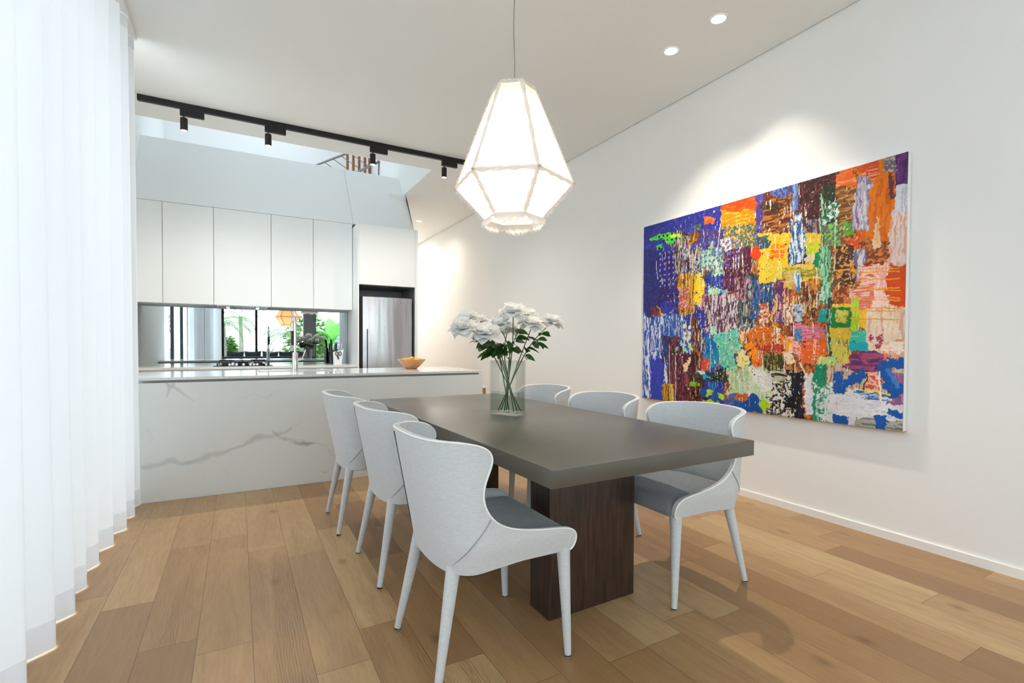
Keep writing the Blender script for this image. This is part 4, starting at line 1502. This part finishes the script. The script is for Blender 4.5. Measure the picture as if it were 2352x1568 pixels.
# ------------------------------------------------------------------ painting
# strokes of paint as (kind, colour, second colour, amount or width, grain, raggedness, points in thousandths of the canvas)
PAINT = [
('P','2A2E8C','3846AC',30,'n',1,[(-40,-530),(431,-309),(449,1203),(-20,1319)]),
('P','7A3A22','C87A3A',40,'n',1,[(414,-317),(1022,-32),(1037,1058),(432,1207)]),
('P','22246C','2E3290',25,'n',1,[(-9,120),(103,145),(107,550),(-4,543)]),
('P','2A1A5E','3A2A90',30,'v',1,[(92,165),(197,186),(200,450),(95,439)]),
('P','3A2420','C0B8A8',38,'v',2,[(183,68),(427,132),(430,340),(186,300)]),
('P','F58A12','FFC028',40,'h',1,[(406,-264),(549,-201),(554,298),(412,270)]),
('P','F2480C','F46A10',30,'h',1,[(406,-264),(549,-201),(552,71),(409,27)]),
('P','4A3C84','6A62B0',30,'v',1,[(543,-204),(576,-189),(582,286),(548,279)]),
('P','5C2A1C','B0702E',42,'h',1,[(572,-191),(676,-145),(681,256),(577,232)]),
('P','3A2A18','5A3A22',40,'h',1,[(563,35),(650,63),(650,96),(563,69)]),
('P','45406A','5C7AC0',40,'n',1,[(604,-9),(675,17),(675,49),(604,25)]),
('P','35201E','70303A',32,'n',1,[(686,-157),(818,-97),(822,234),(690,200)]),
('P','4E3C44','9A90A0',35,'v',1,[(707,154),(775,174),(776,241),(707,224)]),
('P','6E461E','C48A4C',42,'h',1,[(813,-99),(875,-71),(879,249),(817,233)]),
('P','E2661A','F4B49A',22,'h',1,[(816,-98),(867,-75),(869,78),(817,60)]),
('P','DB740F','C25A10',35,'v',1,[(870,-74),(971,-28),(976,309),(874,285)]),
('P','C04A18','F0A080',30,'h',1,[(881,-39),(926,-20),(927,67),(882,50)]),
('P','4A2258','6A3A80',35,'v',0.4,[(969,-57),(996,-44),(999,137),(971,127)]),
('P','6A6068','B8B4B0',35,'n',1,[(937,11),(968,4),(971,61),(939,42)]),
('P','5A2E3A','D07A30',35,'v',1,[(952,53),(966,59),(968,159),(953,154)]),
('P','80708E','C4BCCC',42,'v',1,[(878,38),(907,57),(910,250),(863,237),(866,104)]),
('P','A8A4B8','D8D8E0',40,'v',1,[(886,69),(900,75),(899,136),(906,152),(905,248),(888,244)]),
('P','DCC8C4','CFA08C',35,'v',1,[(974,118),(992,138),(990,245),(984,375),(953,396),(956,302),(968,206)]),
('P','D0D2DC','B8BAC8',30,'v',1,[(974,118),(991,134),(992,219),(971,213),(968,159)]),
('P','E4BE94','D8A070',25,'v',1,[(932,212),(940,230),(934,324),(920,324),(922,260)]),
('P','D84818','F09A60',25,'n',1,[(869,267),(888,251),(879,319),(834,309)]),
('P','4A2A20','D89A50',42,'n',1,[(820,291),(872,303),(874,459),(822,452)]),
('P','6C6280','C8C8D4',38,'v',1,[(872,317),(906,325),(907,446),(874,441)]),
('P','D8684A','EFC4B4',50,'h',1,[(883,383),(966,398),(968,494),(884,484)]),
('P','E8A8A0','F2D0C8',40,'v',1,[(921,389),(962,397),(963,494),(922,489)]),
('P','D2480C','C03A08',30,'h',1,[(958,391),(992,397),(994,568),(960,565)]),
('P','CC6A58','ECC4B8',50,'h',1,[(861,464),(957,476),(958,563),(862,556)]),
('P','E6B8B2','F4DCD6',40,'v',1,[(921,472),(954,476),(956,622),(923,621)]),
('P','E2CDB4','D0A090',30,'v',1,[(903,548),(990,555),(991,716),(905,717)]),
('P','E4C8BC','A03A48',45,'n',1,[(919,642),(947,643),(948,699),(919,699)]),
('P','EDDCCB','D89070',30,'h',1,[(952,671),(991,671),(991,712),(953,712)]),
('P','D8633E','E8A890',35,'h',1,[(953,716),(991,716),(992,749),(953,751)]),
('P','5E7A74','B4DCB4',48,'n',1,[(312,131),(437,162),(438,351),(315,331)]),
('P','4E6E5A','D8A648',36,'n',1,[(410,98),(553,137),(555,316),(413,289)]),
('P','6A2E5A','2E1626',38,'v',1,[(420,215),(533,240),(535,438),(423,424)]),
('P','4048A0','5A2A30',35,'n',1,[(264,79),(419,120),(420,215),(265,181)]),
('P','E4541A','F08A20',30,'h',1,[(320,35),(379,46),(377,77),(326,73)]),
('P','3E5A4A','6A8070',30,'n',1,[(280,60),(311,65),(308,97),(277,82)]),
('P','6A3A18','E09A20',40,'v',1,[(287,98),(315,106),(309,153),(246,161),(264,109)]),
('P','CE9612','5A2E10',45,'v',1,[(198,302),(282,316),(284,529),(201,524)]),
('P','F2CA26','B8C83C',30,'v',1,[(282,316),(333,324),(335,483),(283,478)]),
('P','B85A4A','E0A090',40,'n',1,[(198,382),(255,389),(256,500),(200,496)]),
('P','8A4C76','C08AB0',35,'v',1,[(319,430),(349,434),(350,507),(319,505)]),
('P','2E4050','50607A',30,'n',1,[(317,306),(365,314),(366,358),(318,352)]),
('P','2A4498','3A5AB8',30,'v',1,[(348,334),(408,343),(404,412),(360,390)]),
('P','A8D8B4','D8E8D0',30,'n',1,[(348,379),(407,412),(390,458),(349,434)]),
('P','A8D8B4','D8E8D0',30,'n',1,[(373,232),(399,301),(394,341),(377,338)]),
('P','A4D4AC','6A9A90',25,'n',1,[(285,243),(329,252),(360,165),(369,174),(359,284),(298,276)]),
('P','88B0BC','B8D0D8',30,'v',1,[(415,413),(437,416),(438,494),(416,491)]),
('P','EDE2D8','A06A50',40,'n',1,[(409,168),(443,170),(454,218),(427,237),(413,209)]),
('P','4E2C46','D8C8D0',44,'v',1,[(334,434),(543,457),(545,628),(337,622)]),
('P','2A3830','98A0A8',34,'v',1,[(479,339),(553,351),(556,611),(483,607)]),
('P','28324A','3A6AA8',45,'v',1,[(534,366),(622,380),(624,535),(536,529)]),
('P','E6BE20','D8D060',35,'n',1,[(562,175),(774,230),(776,428),(565,398)]),
('P','345060','4A6A60',30,'n',1,[(562,188),(598,197),(599,257),(563,249)]),
('P','F0C020','F0A810',30,'n',1,[(599,230),(668,230),(669,324),(597,314)]),
('P','F08A10','E86A10',40,'h',1,[(608,236),(655,247),(656,312),(609,302)]),
('P','1C2A52','34507A',30,'n',1,[(668,266),(728,279),(728,353),(669,342)]),
('P','2C5E96','D4E4F0',46,'v',1,[(676,120),(711,143),(724,228),(723,341),(674,342),(675,216)]),
('P','5A80C0','9AB4DC',40,'v',1,[(675,10),(698,18),(699,120),(676,113)]),
('P','B8CC34','E0C830',30,'n',1,[(728,270),(774,271),(772,314),(729,311)]),
('P','DCCCAC','',0,'n',1,[(729,307),(756,313),(757,341),(729,336)]),
('P','8A8A3A','C8B838',40,'h',1,[(653,357),(773,378),(773,412),(654,393)]),
('P','C8A84A','D8C080',40,'n',1,[(659,375),(694,380),(695,444),(660,440)]),
('P','6A3424','D89028',42,'v',1,[(715,409),(776,418),(777,506),(716,500)]),
('P','5C2A60','7A4A7A',30,'v',1,[(625,392),(662,398),(663,495),(626,491)]),
('P','4080B8','D4E4F0',45,'v',1,[(694,374),(719,397),(715,466),(690,443)]),
('P','5A4050','7A2E60',30,'v',1,[(488,219),(507,244),(511,325),(471,315),(470,258)]),
('P','4A1828','B890A0',40,'v',1,[(471,319),(520,327),(522,481),(473,476)]),
('P','6A3A6A','E0B0A0',36,'v',1,[(612,470),(661,476),(663,598),(613,596)]),
('P','A0501A','EAD8C0',46,'v',1,[(650,475),(698,480),(699,599),(652,598)]),
('P','4E2C22','D8A860',42,'v',1,[(698,480),(763,487),(764,570),(699,566)]),
('P','C8D0D8','5A98D0',42,'n',1,[(693,519),(719,522),(720,594),(694,593)]),
('P','2E4A70','3A6AA8',40,'v',1,[(536,476),(566,480),(567,572),(537,570)]),
('P','C05A30','EFE0D0',50,'n',1,[(566,494),(601,497),(602,588),(567,586)]),
('P','DFE4F2','2A50A8',62,'v',2,[(-4,509),(135,519),(140,991),(1,1008)]),
('P','2A58A8','DFE4F2',36,'v',2,[(78,515),(230,525),(234,978),(84,998)]),
('P','2844AE','4632A0',40,'v',1,[(47,771),(126,768),(129,992),(49,1002)]),
('P','481820','8A4A5A',34,'v',1,[(142,638),(337,642),(340,965),(146,989)]),
('P','3A2048','2A4A90',40,'v',1,[(114,627),(152,627),(154,789),(116,791)]),
('P','2A3A98','B8E4CC',36,'v',1,[(212,555),(322,561),(324,732),(214,734)]),
('P','34181E','A05A28',40,'v',1,[(274,548),(313,551),(316,792),(277,794)]),
('P','3A1A20','B8E4CC',35,'v',1,[(171,696),(228,696),(228,739),(172,740)]),
('P','3A1426','6A2A30',30,'v',1,[(229,753),(276,752),(277,829),(230,832)]),
('P','1488A8','0C5CA8',48,'v',1,[(327,654),(389,645),(417,721),(420,787),(367,806),(335,757)]),
('P','0C60B0','',0,'n',1,[(347,675),(389,648),(408,721),(378,702),(341,743)]),
('P','9AD8B4','C8E8D4',40,'v',1,[(361,598),(388,599),(389,645),(361,645)]),
('P','D2421C','E06030',30,'h',1,[(329,760),(360,759),(360,813),(329,815)]),
('P','5ABFA0','A8D8B0',32,'n',1,[(382,633),(475,607),(507,691),(477,812),(427,806),(392,711)]),
('P','42B8AC','8AD0A8',35,'h',1,[(392,629),(492,631),(493,676),(392,675)]),
('P','E8B870','F0D0A0',30,'v',1,[(494,616),(513,613),(516,664),(501,678)]),
('P','E0720C','C85A10',35,'h',1,[(522,624),(576,594),(641,624),(659,686),(598,693),(538,679)]),
('P','B0301C','D04A30',30,'h',1,[(556,686),(659,686),(659,713),(557,714)]),
('P','DC5C0C','E8780F',30,'v',1,[(542,715),(583,714),(584,796),(543,798)]),
('P','F68C0C','F07A0A',20,'v',1,[(514,693),(538,675),(574,711),(551,761),(536,755)]),
('P','184A84','8A5A30',22,'n',1,[(507,701),(544,791),(470,783),(463,739)]),
('D','EAD88C','',5,'',0.3,[(489,730),(503,723),(495,742),(508,748),(486,757),(521,752),(499,767),(515,770),(493,778),(524,770),(505,785)]),
('P','3A3818','A89A50',36,'v',1,[(583,729),(659,727),(660,815),(584,820)]),
('P','C46878','D88AA0',35,'h',1,[(694,599),(786,604),(786,667),(695,666)]),
('P','D06A58','EDB8B0',46,'n',1,[(690,666),(750,666),(751,725),(691,726)]),
('P','DC5C1A','E88A60',35,'h',1,[(718,666),(793,667),(795,761),(719,765)]),
('P','E8A070','F0D0B0',35,'v',1,[(658,645),(690,646),(691,719),(659,720)]),
('P','F0900C','',0,'n',1,[(664,665),(680,666),(680,712),(664,713)]),
('P','DFC49C','E8D8B8',30,'n',1,[(656,727),(685,712),(697,773),(665,774)]),
('P','3A74B4','6A98C8',30,'n',1,[(693,626),(711,627),(712,670),(694,669)]),
('P','141518','DDD8CC',52,'n',2,[(587,817),(702,809),(704,985),(590,1004)]),
('P','C8C4A8','24241C',45,'h',2,[(587,802),(665,798),(666,852),(588,859)]),
('P','A4C894','D6D8BC',42,'v',2,[(444,805),(599,796),(601,928),(446,947)]),
('P','D6D6D2','C8C8C0',20,'n',1,[(546,805),(584,802),(619,853),(617,888),(583,898),(553,866)]),
('P','BCC8A8','D6D8CC',30,'n',1,[(510,862),(553,858),(553,930),(510,935)]),
('P','0E0F13','',0,'n',1,[(661,920),(703,915),(704,958),(662,965)]),
('P','11131F','24263A',20,'v',1,[(692,813),(725,811),(728,988),(694,993)]),
('P','D8D5DA','C4C2CC',25,'h',1,[(729,811),(759,808),(762,970),(731,974)]),
('P','C4B8A0','A85A40',34,'v',1,[(800,738),(992,732),(993,858),(802,880)]),
('P','C84E34','ECC0A8',45,'n',1,[(901,793),(944,790),(945,857),(902,861)]),
('P','DBDBDE','C4C6D2',22,'h',2,[(796,868),(991,848),(993,964),(798,999)]),
('P','8A5A8A','A87AA0',30,'v',1,[(954,796),(990,794),(992,896),(955,901)]),
('P','2A66A8','DADADE',40,'h',1,[(887,865),(969,856),(969,888),(887,899)]),
('P','A8A8A0','70706C',35,'h',1,[(878,973),(992,953),(993,984),(878,1006)]),
('P','5A2C62','A44C6C',38,'h',1,[(842,778),(875,721),(920,706),(953,719),(951,772),(921,798),(881,790)]),
('P','22382A','9AC8A8',36,'v',1,[(768,63),(815,79),(817,269),(771,258)]),
('P','20301E','3A5A44',30,'n',1,[(777,36),(817,51),(818,124),(777,111)]),
('P','2A6A48','E0F0EA',48,'n',1,[(796,106),(818,113),(819,182),(776,196),(781,148)]),
('P','6A6A60','80C850',40,'n',1,[(781,197),(832,211),(834,302),(783,290)]),
('P','6AB038','4A8A30',40,'n',1,[(837,198),(863,206),(864,258),(838,252)]),
('P','86C49C','3A6A48',40,'v',1,[(771,288),(807,296),(809,475),(774,471)]),
('P','4A7A58','A8DCC0',42,'v',1,[(768,452),(807,457),(808,525),(769,522)]),
('P','22382A','9AC8A8',40,'v',1,[(793,493),(808,495),(812,768),(796,769)]),
('P','C8BA50','8A6A28',34,'v',1,[(810,624),(861,625),(863,758),(811,760)]),
('P','D8601C','5A2E10',30,'h',1,[(770,653),(795,654),(796,750),(772,750)]),
('P','C0C86A','8ACC90',40,'n',1,[(772,739),(822,737),(823,779),(772,781)]),
('P','0C7C5C','1A9472',20,'v',1,[(760,773),(798,774),(799,850),(760,850)]),
('P','128A66','',0,'v',1,[(755,847),(767,846),(769,981),(757,983)]),
('P','D8DADC','1A9A7C',46,'n',2,[(767,850),(814,845),(816,973),(769,981)]),
('P','D8DADC','149070',40,'n',2,[(773,859),(810,856),(812,981),(775,988)]),
('P','0A8C84','18A098',30,'h',1,[(769,539),(794,541),(795,592),(770,591)]),
('P','0A8050','',0,'n',1,[(757,309),(772,304),(772,373),(757,370)]),
('P','DEB82E','C8A02A',30,'n',1,[(808,525),(863,530),(865,665),(810,664)]),
('L','0F7A38','',10,'',0.5,[(814,548),(860,548),(856,612),(815,611),(814,548)]),
('P','CCC050','8AA030',30,'n',1,[(818,555),(852,557),(853,601),(819,600)]),
('P','9CCA22','B8D850',35,'v',1,[(863,505),(885,507),(887,670),(865,670)]),
('P','ECC030','E89020',30,'n',1,[(885,547),(908,549),(909,620),(886,619)]),
('P','38B4A0','7AC890',25,'h',1,[(861,633),(910,635),(911,678),(861,677)]),
('P','0C9CA8','12A8B0',20,'h',1,[(861,675),(911,676),(911,710),(861,711)]),
('L','1454A2','',20,'',0.5,[(831,807),(833,863),(855,840),(874,820),(893,804)]),
('L','1254A4','',21,'',0.5,[(992,758),(967,755),(954,771),(958,796),(968,830),(978,860),(987,845)]),
('L','3A7AC8','',7,'',0.5,[(963,781),(972,805),(984,832),(985,842)]),
('L','E09A20','',2,'',0.5,[(861,471),(926,482),(988,493)]),
('L','E09A20','',2,'',0.5,[(862,501),(927,510),(988,519)]),
('L','E09A20','',2,'',0.5,[(862,510),(927,519),(988,528)]),
('L','E09A20','',2,'',0.5,[(862,542),(927,549),(988,557)]),
('L','E09A20','',2,'',0.5,[(862,552),(927,560),(989,567)]),
('L','E09A20','',2,'',0.5,[(863,585),(928,591),(989,598)]),
('L','E8A020','',2.2,'',0.5,[(816,389),(984,411)]),
('L','E8A020','',2.2,'',0.5,[(880,411),(984,421)]),
('L','E8A020','',2.2,'',0.5,[(881,439),(985,447)]),
('L','E8A020','',2.2,'',0.5,[(881,476),(985,482)]),
('L','E8D020','',3,'',0.5,[(899,860),(931,861),(967,870)]),
('L','F0E0D8','',2.5,'',0.5,[(942,790),(940,811),(944,839),(945,895)]),
('L','3A1A20','',2.5,'',0.5,[(909,799),(911,814),(902,839),(903,857)]),
('P','1454A2','',0,'n',1,[(817,973),(860,967),(857,984),(831,989)]),
('P','1454A2','',0,'n',1,[(932,960),(954,953),(966,972),(954,986),(942,983)]),
('P','1454A2','',0,'n',1,[(964,922),(989,922),(989,954),(981,964),(974,950)]),
('P','2A5AA0','C8603A',32,'n',1,[(433,929),(526,919),(527,1001),(434,1016)]),
('P','1050A0','3A70B0',20,'n',1,[(466,963),(518,957),(519,993),(466,1001)]),
('P','C06020','7A4028',40,'n',1,[(482,920),(520,916),(520,949),(482,954)]),
('D','0A4A98','',11,'',0.3,[(551,945),(539,968),(572,969),(531,977)]),
('D','A8CC20','',9,'',0.3,[(592,961)]),
('L','201410','',3,'',0.5,[(600,974),(621,984),(623,946)]),
('P','A8D424','88B820',15,'n',1,[(318,916),(352,916),(428,927),(425,957),(324,942)]),
('P','B4CC20','',0,'n',1,[(324,963),(405,973),(381,989),(321,991)]),
('P','14160E','',0,'n',1,[(323,948),(350,945),(350,960),(323,963)]),
('D','14509A','',8,'',0.3,[(335,931),(389,942),(385,954)]),
('P','8AB42C','4A6A28',30,'n',1,[(266,882),(317,878),(317,902),(266,907)]),
('P','1A120E','D0601A',25,'n',1,[(304,896),(318,912),(299,987),(276,990),(282,934)]),
('P','0C5CA4','60B0D8',25,'v',1,[(358,875),(395,871),(392,918),(359,918)]),
('P','1E3A32','0E1412',35,'n',1,[(373,816),(438,793),(447,863),(404,864),(368,870)]),
('P','2E2A1E','4A4030',35,'n',1,[(261,837),(373,829),(373,870),(261,879)]),
('P','1CA8B4','',0,'n',1,[(330,842),(373,836),(373,856),(330,863)]),
('P','C4E0E8','',0,'n',1,[(303,824),(329,812),(342,835),(317,840)]),
('P','C0900F','8A6008',35,'v',1,[(121,906),(151,903),(152,984),(122,988)]),
('P','C89A18','F0E0A0',25,'v',1,[(159,906),(183,904),(183,981),(159,984)]),
('P','EBCFA4','D89070',25,'n',1,[(256,766),(273,758),(257,823),(236,831),(233,806)]),
('P','8A2E2A','5A1A28',30,'n',1,[(46,473),(117,480),(117,524),(46,519)]),
('L','F0B028','',3,'',0.5,[(81,469),(101,482),(105,512),(125,523)]),
('P','38C43C','88D828',35,'h',1,[(31,61),(69,71),(88,57),(121,73),(157,71),(184,89),(212,96),(215,117),(178,119),(168,158),(161,132),(136,133),(121,105),(81,92),(35,84)]),
('P','C8E044','',0,'n',1,[(146,80),(212,96),(212,116),(157,103)]),
('P','3CD044','',0,'n',1,[(85,118),(118,136),(104,147),(81,150)]),
('D','0C0E1A','',2.6,'',0.3,[(92,80),(117,79),(139,81),(164,78),(139,109),(164,110),(188,109),(118,107),(166,140),(93,143)]),
('D','7C90E8','',2.2,'',0.3,[(100,175),(125,175),(149,176),(172,176),(101,206),(125,206),(149,206),(173,205),(101,237),(126,236),(149,235),(173,235),(101,267),(126,266),(150,265),(173,265),(102,298),(126,296),(150,296),(174,294),(102,328),(126,327),(150,325),(174,324),(102,359),(127,357),(151,355),(174,354)]),
('D','5666D2','',2.6,'',0.3,[(219,164),(243,166),(266,169),(289,171),(311,173),(334,175),(355,177),(376,180),(397,181),(417,183),(437,185),(457,187),(476,189),(220,196),(243,198),(267,199),(290,201),(312,203),(334,205),(356,207),(377,209),(398,211),(417,212),(437,214),(457,215),(476,217),(220,227),(244,229),(267,230),(290,232),(312,234),(334,235),(356,237),(377,238),(398,239),(418,241),(438,242),(457,243),(476,245),(221,258),(244,260),(268,261),(291,263),(313,264),(335,265),(356,266),(377,267),(398,268),(418,270),(438,271),(458,271),(477,273),(221,290),(244,291),(268,292),(291,293),(313,294),(335,295),(357,296),(378,297),(398,298),(418,298),(438,299),(458,300),(477,301)]),
('D','14145A','',2.2,'',0.3,[(95,390),(120,391),(145,391),(169,391),(192,391),(96,417),(120,417),(145,417),(169,417),(193,417),(96,445),(121,444),(146,443),(169,443),(193,443),(96,471),(121,471),(146,470),(170,470),(193,469)]),
('D','2A1E50','',3,'',0.3,[(56,497),(80,491),(197,479),(198,513)]),
('D','E8D8C0','',4,'',0.3,[(235,589),(263,597),(238,628),(263,629),(238,657),(263,653)]),
('P','A8DCC0','',0,'n',1,[(231,685),(247,685),(247,720),(232,720)]),
('P','C8D8A0','',0,'n',1,[(261,685),(271,685),(271,717),(261,717)]),
('D','F0400E','',8,'',0.3,[(551,257),(556,275),(545,266)]),
('L','EDE4DA','',2,'',0.5,[(404,91),(397,157),(391,223)]),
('L','EDE4DA','',2,'',0.5,[(297,170),(288,234),(282,299)]),
('L','EDE4DA','',2,'',0.5,[(291,198),(282,238),(276,278)]),
('L','D8DCF0','',2,'',0.5,[(78,214),(81,265),(87,314)]),
('L','C8D4F0','',1.8,'',0.5,[(37,758),(40,875),(39,991)]),
('L','D8E4F0','',1.8,'',0.5,[(190,754),(193,874),(193,994)]),
('L','A8CCE0','',1.8,'',0.5,[(156,689),(160,840),(160,991)]),
('L','A8E0D8','',1.8,'',0.5,[(363,648),(366,735),(365,823)]),
('L','E8C890','',1.8,'',0.5,[(314,723),(316,764),(315,806)]),
('L','F0C878','',1.8,'',0.5,[(631,617),(632,652),(631,686)]),
('L','F0E8D8','',1.8,'',0.5,[(582,714),(584,760),(583,806)]),
('L','EDE0D0','',1.8,'',0.5,[(658,665),(661,740),(660,815)]),
('L','F0E8E0','',1.8,'',0.5,[(690,593),(692,622),(691,652)]),
('L','E8E0D8','',1.8,'',0.5,[(707,481),(709,501),(708,520)]),
('L','E8D8C8','',1.8,'',0.5,[(761,373),(763,406),(762,437)]),
('L','D8E0A0','',1.8,'',0.5,[(645,333),(647,361),(646,389)]),
('L','E0E4F0','',1.8,'',0.5,[(131,756),(134,797),(132,838)]),
('L','E8ECF8','',1.8,'',0.5,[(74,689),(77,733),(75,776)]),
('L','E8C030','',3,'',0.5,[(618,485),(632,504),(624,541),(610,571),(619,602),(647,621)]),
('L','E8A020','',2.4,'',0.5,[(644,408),(660,411),(655,439),(662,434),(655,458),(661,473),(655,494)]),
('L','E8E4E0','',2.5,'',0.5,[(583,806),(591,824)]),
('L','E8E4E0','',2.5,'',0.5,[(714,765),(730,810),(735,869),(731,909)]),
('L','9ADCA8','',2.6,'',0.5,[(815,181),(814,232),(816,324),(814,392)]),
('L','9AC8A0','',2.4,'',0.5,[(777,240),(777,296)]),
('L','F4C838','',2,'',0.5,[(604,260),(665,270)]),
('L','F4C838','',2,'',0.5,[(610,283),(666,291)]),
('L','F4C838','',2,'',0.5,[(636,239),(639,312)]),
]

pt = thing('painting', 'large colourful abstract oil painting on unframed canvas hung on the right wall', 'painting')


def paint_canvas():
    nw, nh = 660, 505
    S, T = np.meshgrid(np.linspace(0, 1, nw), np.linspace(0, 1, nh))
    U, V = S*2.103, T*1.61            # metres
    n1 = fbm(U*14, V*14, 1, 4)-.5; n2 = fbm(U*14+50, V*14+9, 2, 4)-.5
    n3 = fbm(U*55, V*55, 3, 3)-.5; n4 = fbm(U*55+7, V*55, 4, 3)-.5
    wu, wv = n1*.050+n3*.030, n2*.050+n4*.030
    tex = {'v': fbm(U*105+n1*2, V*20+n2*3, 11, 4, 2, .62), 'h': fbm(U*20+n1*3, V*105+n2*2, 12, 4, 2, .62), 'n': fbm(U*70+n1*3, V*70+n2*3, 13, 4, 2, .62)}
    for k_ in tex:
        a = tex[k_]; tex[k_] = np.argsort(np.argsort(a.ravel())).reshape(a.shape)/a.size
    tint = fbm(U*6, V*6, 14, 5)-.5
    C = np.ones(S.shape+(3,))*np.array(lin('6A3A30'))
    for i, (kd, c1, c2, amt, gr, rg, pts) in enumerate(PAINT):
        if kd == 'P':   # paint runs off the edges of the canvas
            pts = [(-80 if x < 22 else 1080 if x > 975 else x, -80 if y < 22 else 1080 if y > 978 else y) for x, y in pts]
        P_ = [(x/1000*2.103, y/1000*1.61) for x, y in pts]
        c1_ = np.array(lin(c1))
        if kd == 'P':
            X_, Y_ = U+wu*rg, V+wv*rg
            x0, x1 = min(p[0] for p in P_)-.08*rg, max(p[0] for p in P_)+.08*rg
            y0, y1 = min(p[1] for p in P_)-.08*rg, max(p[1] for p in P_)+.08*rg
            j0, j1 = max(0, int(x0/2.103*nw)), min(nw, int(x1/2.103*nw)+2)
            i0, i1 = max(0, int(y0/1.61*nh)), min(nh, int(y1/1.61*nh)+2)
            if j1 <= j0 or i1 <= i0: continue
            xs_, ys_ = X_[i0:i1, j0:j1], Y_[i0:i1, j0:j1]
            ins = np.zeros(xs_.shape, bool)
            for (ax, ay), (bx, by) in zip(P_, P_[1:]+P_[:1]):
                cnd = (ay > ys_) != (by > ys_)
                if ay != by:
                    ins ^= cnd & (xs_ < (bx-ax)*(ys_-ay)/(by-ay)+ax)
            cc = np.ones(xs_.shape+(3,))*c1_
            cc *= (1+0.55*tint[i0:i1, j0:j1])[..., None]
            if c2:
                t_ = np.roll(tex[gr or 'n'], i*37, axis=1)[i0:i1, j0:j1]
                t_ = t_+0.30*np.roll(tint, i*53, axis=0)[i0:i1, j0:j1]
                m_ = np.clip((t_-(1-amt/100))*3.6+.30, 0, 1)[..., None]
                cc = cc*(1-m_)+np.array(lin(c2))*m_
            sub = C[i0:i1, j0:j1]
            sub[ins] = cc[ins]
        elif kd == 'L':
            X_, Y_ = U+wu*.35*rg, V+wv*.35*rg
            D_, _w = seg_dist(X_, Y_, [(a, b, 1) for a, b in P_])
            m_ = D_ < amt*.0016*(1+1.4*n3)
            C[m_] = c1_*(1+.3*tint[m_])[..., None]
        else:
            for (a, b) in P_:
                X_, Y_ = U+wu*.15, V+wv*.15
                m_ = np.hypot(X_-a, (Y_-b)*.9) < amt*.0042*(1+.6*n3)
                C[m_] = c1_
    # scraped flecks of light and dark paint over the busy middle
    t1, t2 = np.roll(tex['v'], 91, axis=0), np.roll(tex['n'], 50, axis=0)
    busy = np.clip(fbm(U*2.2, V*2.2, 41, 3)*2.4-.55, 0, 1)*np.clip(S*5-.4, 0, 1)
    busy = busy*np.clip(2.4-np.abs(T-.48)*4.4, 0, 1)*np.clip((1-S)*6-.6, 0, 1)
    busy2 = busy*np.clip(1.6-1.2*np.abs(T-.5)*2, 0, 1)
    m_ = t1 > 1-.075*busy2
    C[m_] = np.array(lin('E6DED4'))
    m_ = t2 < .05*busy2
    C[m_] = np.array(lin('2A1618'))
    m_ = (np.roll(tex['v'], 33, axis=1) > 1-.035*busy2)
    C[m_] = np.array(lin('D8741C'))
    C = C*(1+.12*n4[..., None])
    Yc = 3.495-S*2.103
    Zc = 2.272-T*1.61
    Px = 3.3622-0.0016*np.clip(tex['v']+n3, 0, 1)
    return np.clip(C, 0, 1), np.stack([Px, Yc, Zc], -1)


pc, pp = paint_canvas()
o = slab_grid('painted_face', M['oil'], pc[::-1], pp[::-1], pt, (0.006, 0, 0))
MB().box(3.369, 1.3915, 0.6615, 3.3695+0.036, 3.4955, 2.2725, 0.006).build('canvas', M['canvas'], pt, smooth=True, angle=40)
MB().box(3.3625, 1.390, 0.6585, 3.402, 3.4965, 0.6612).build('lower_stretcher_edge', simple('raw_timber_edge', 'A9875A', 0.6, var=0.1, vscale=20), pt)
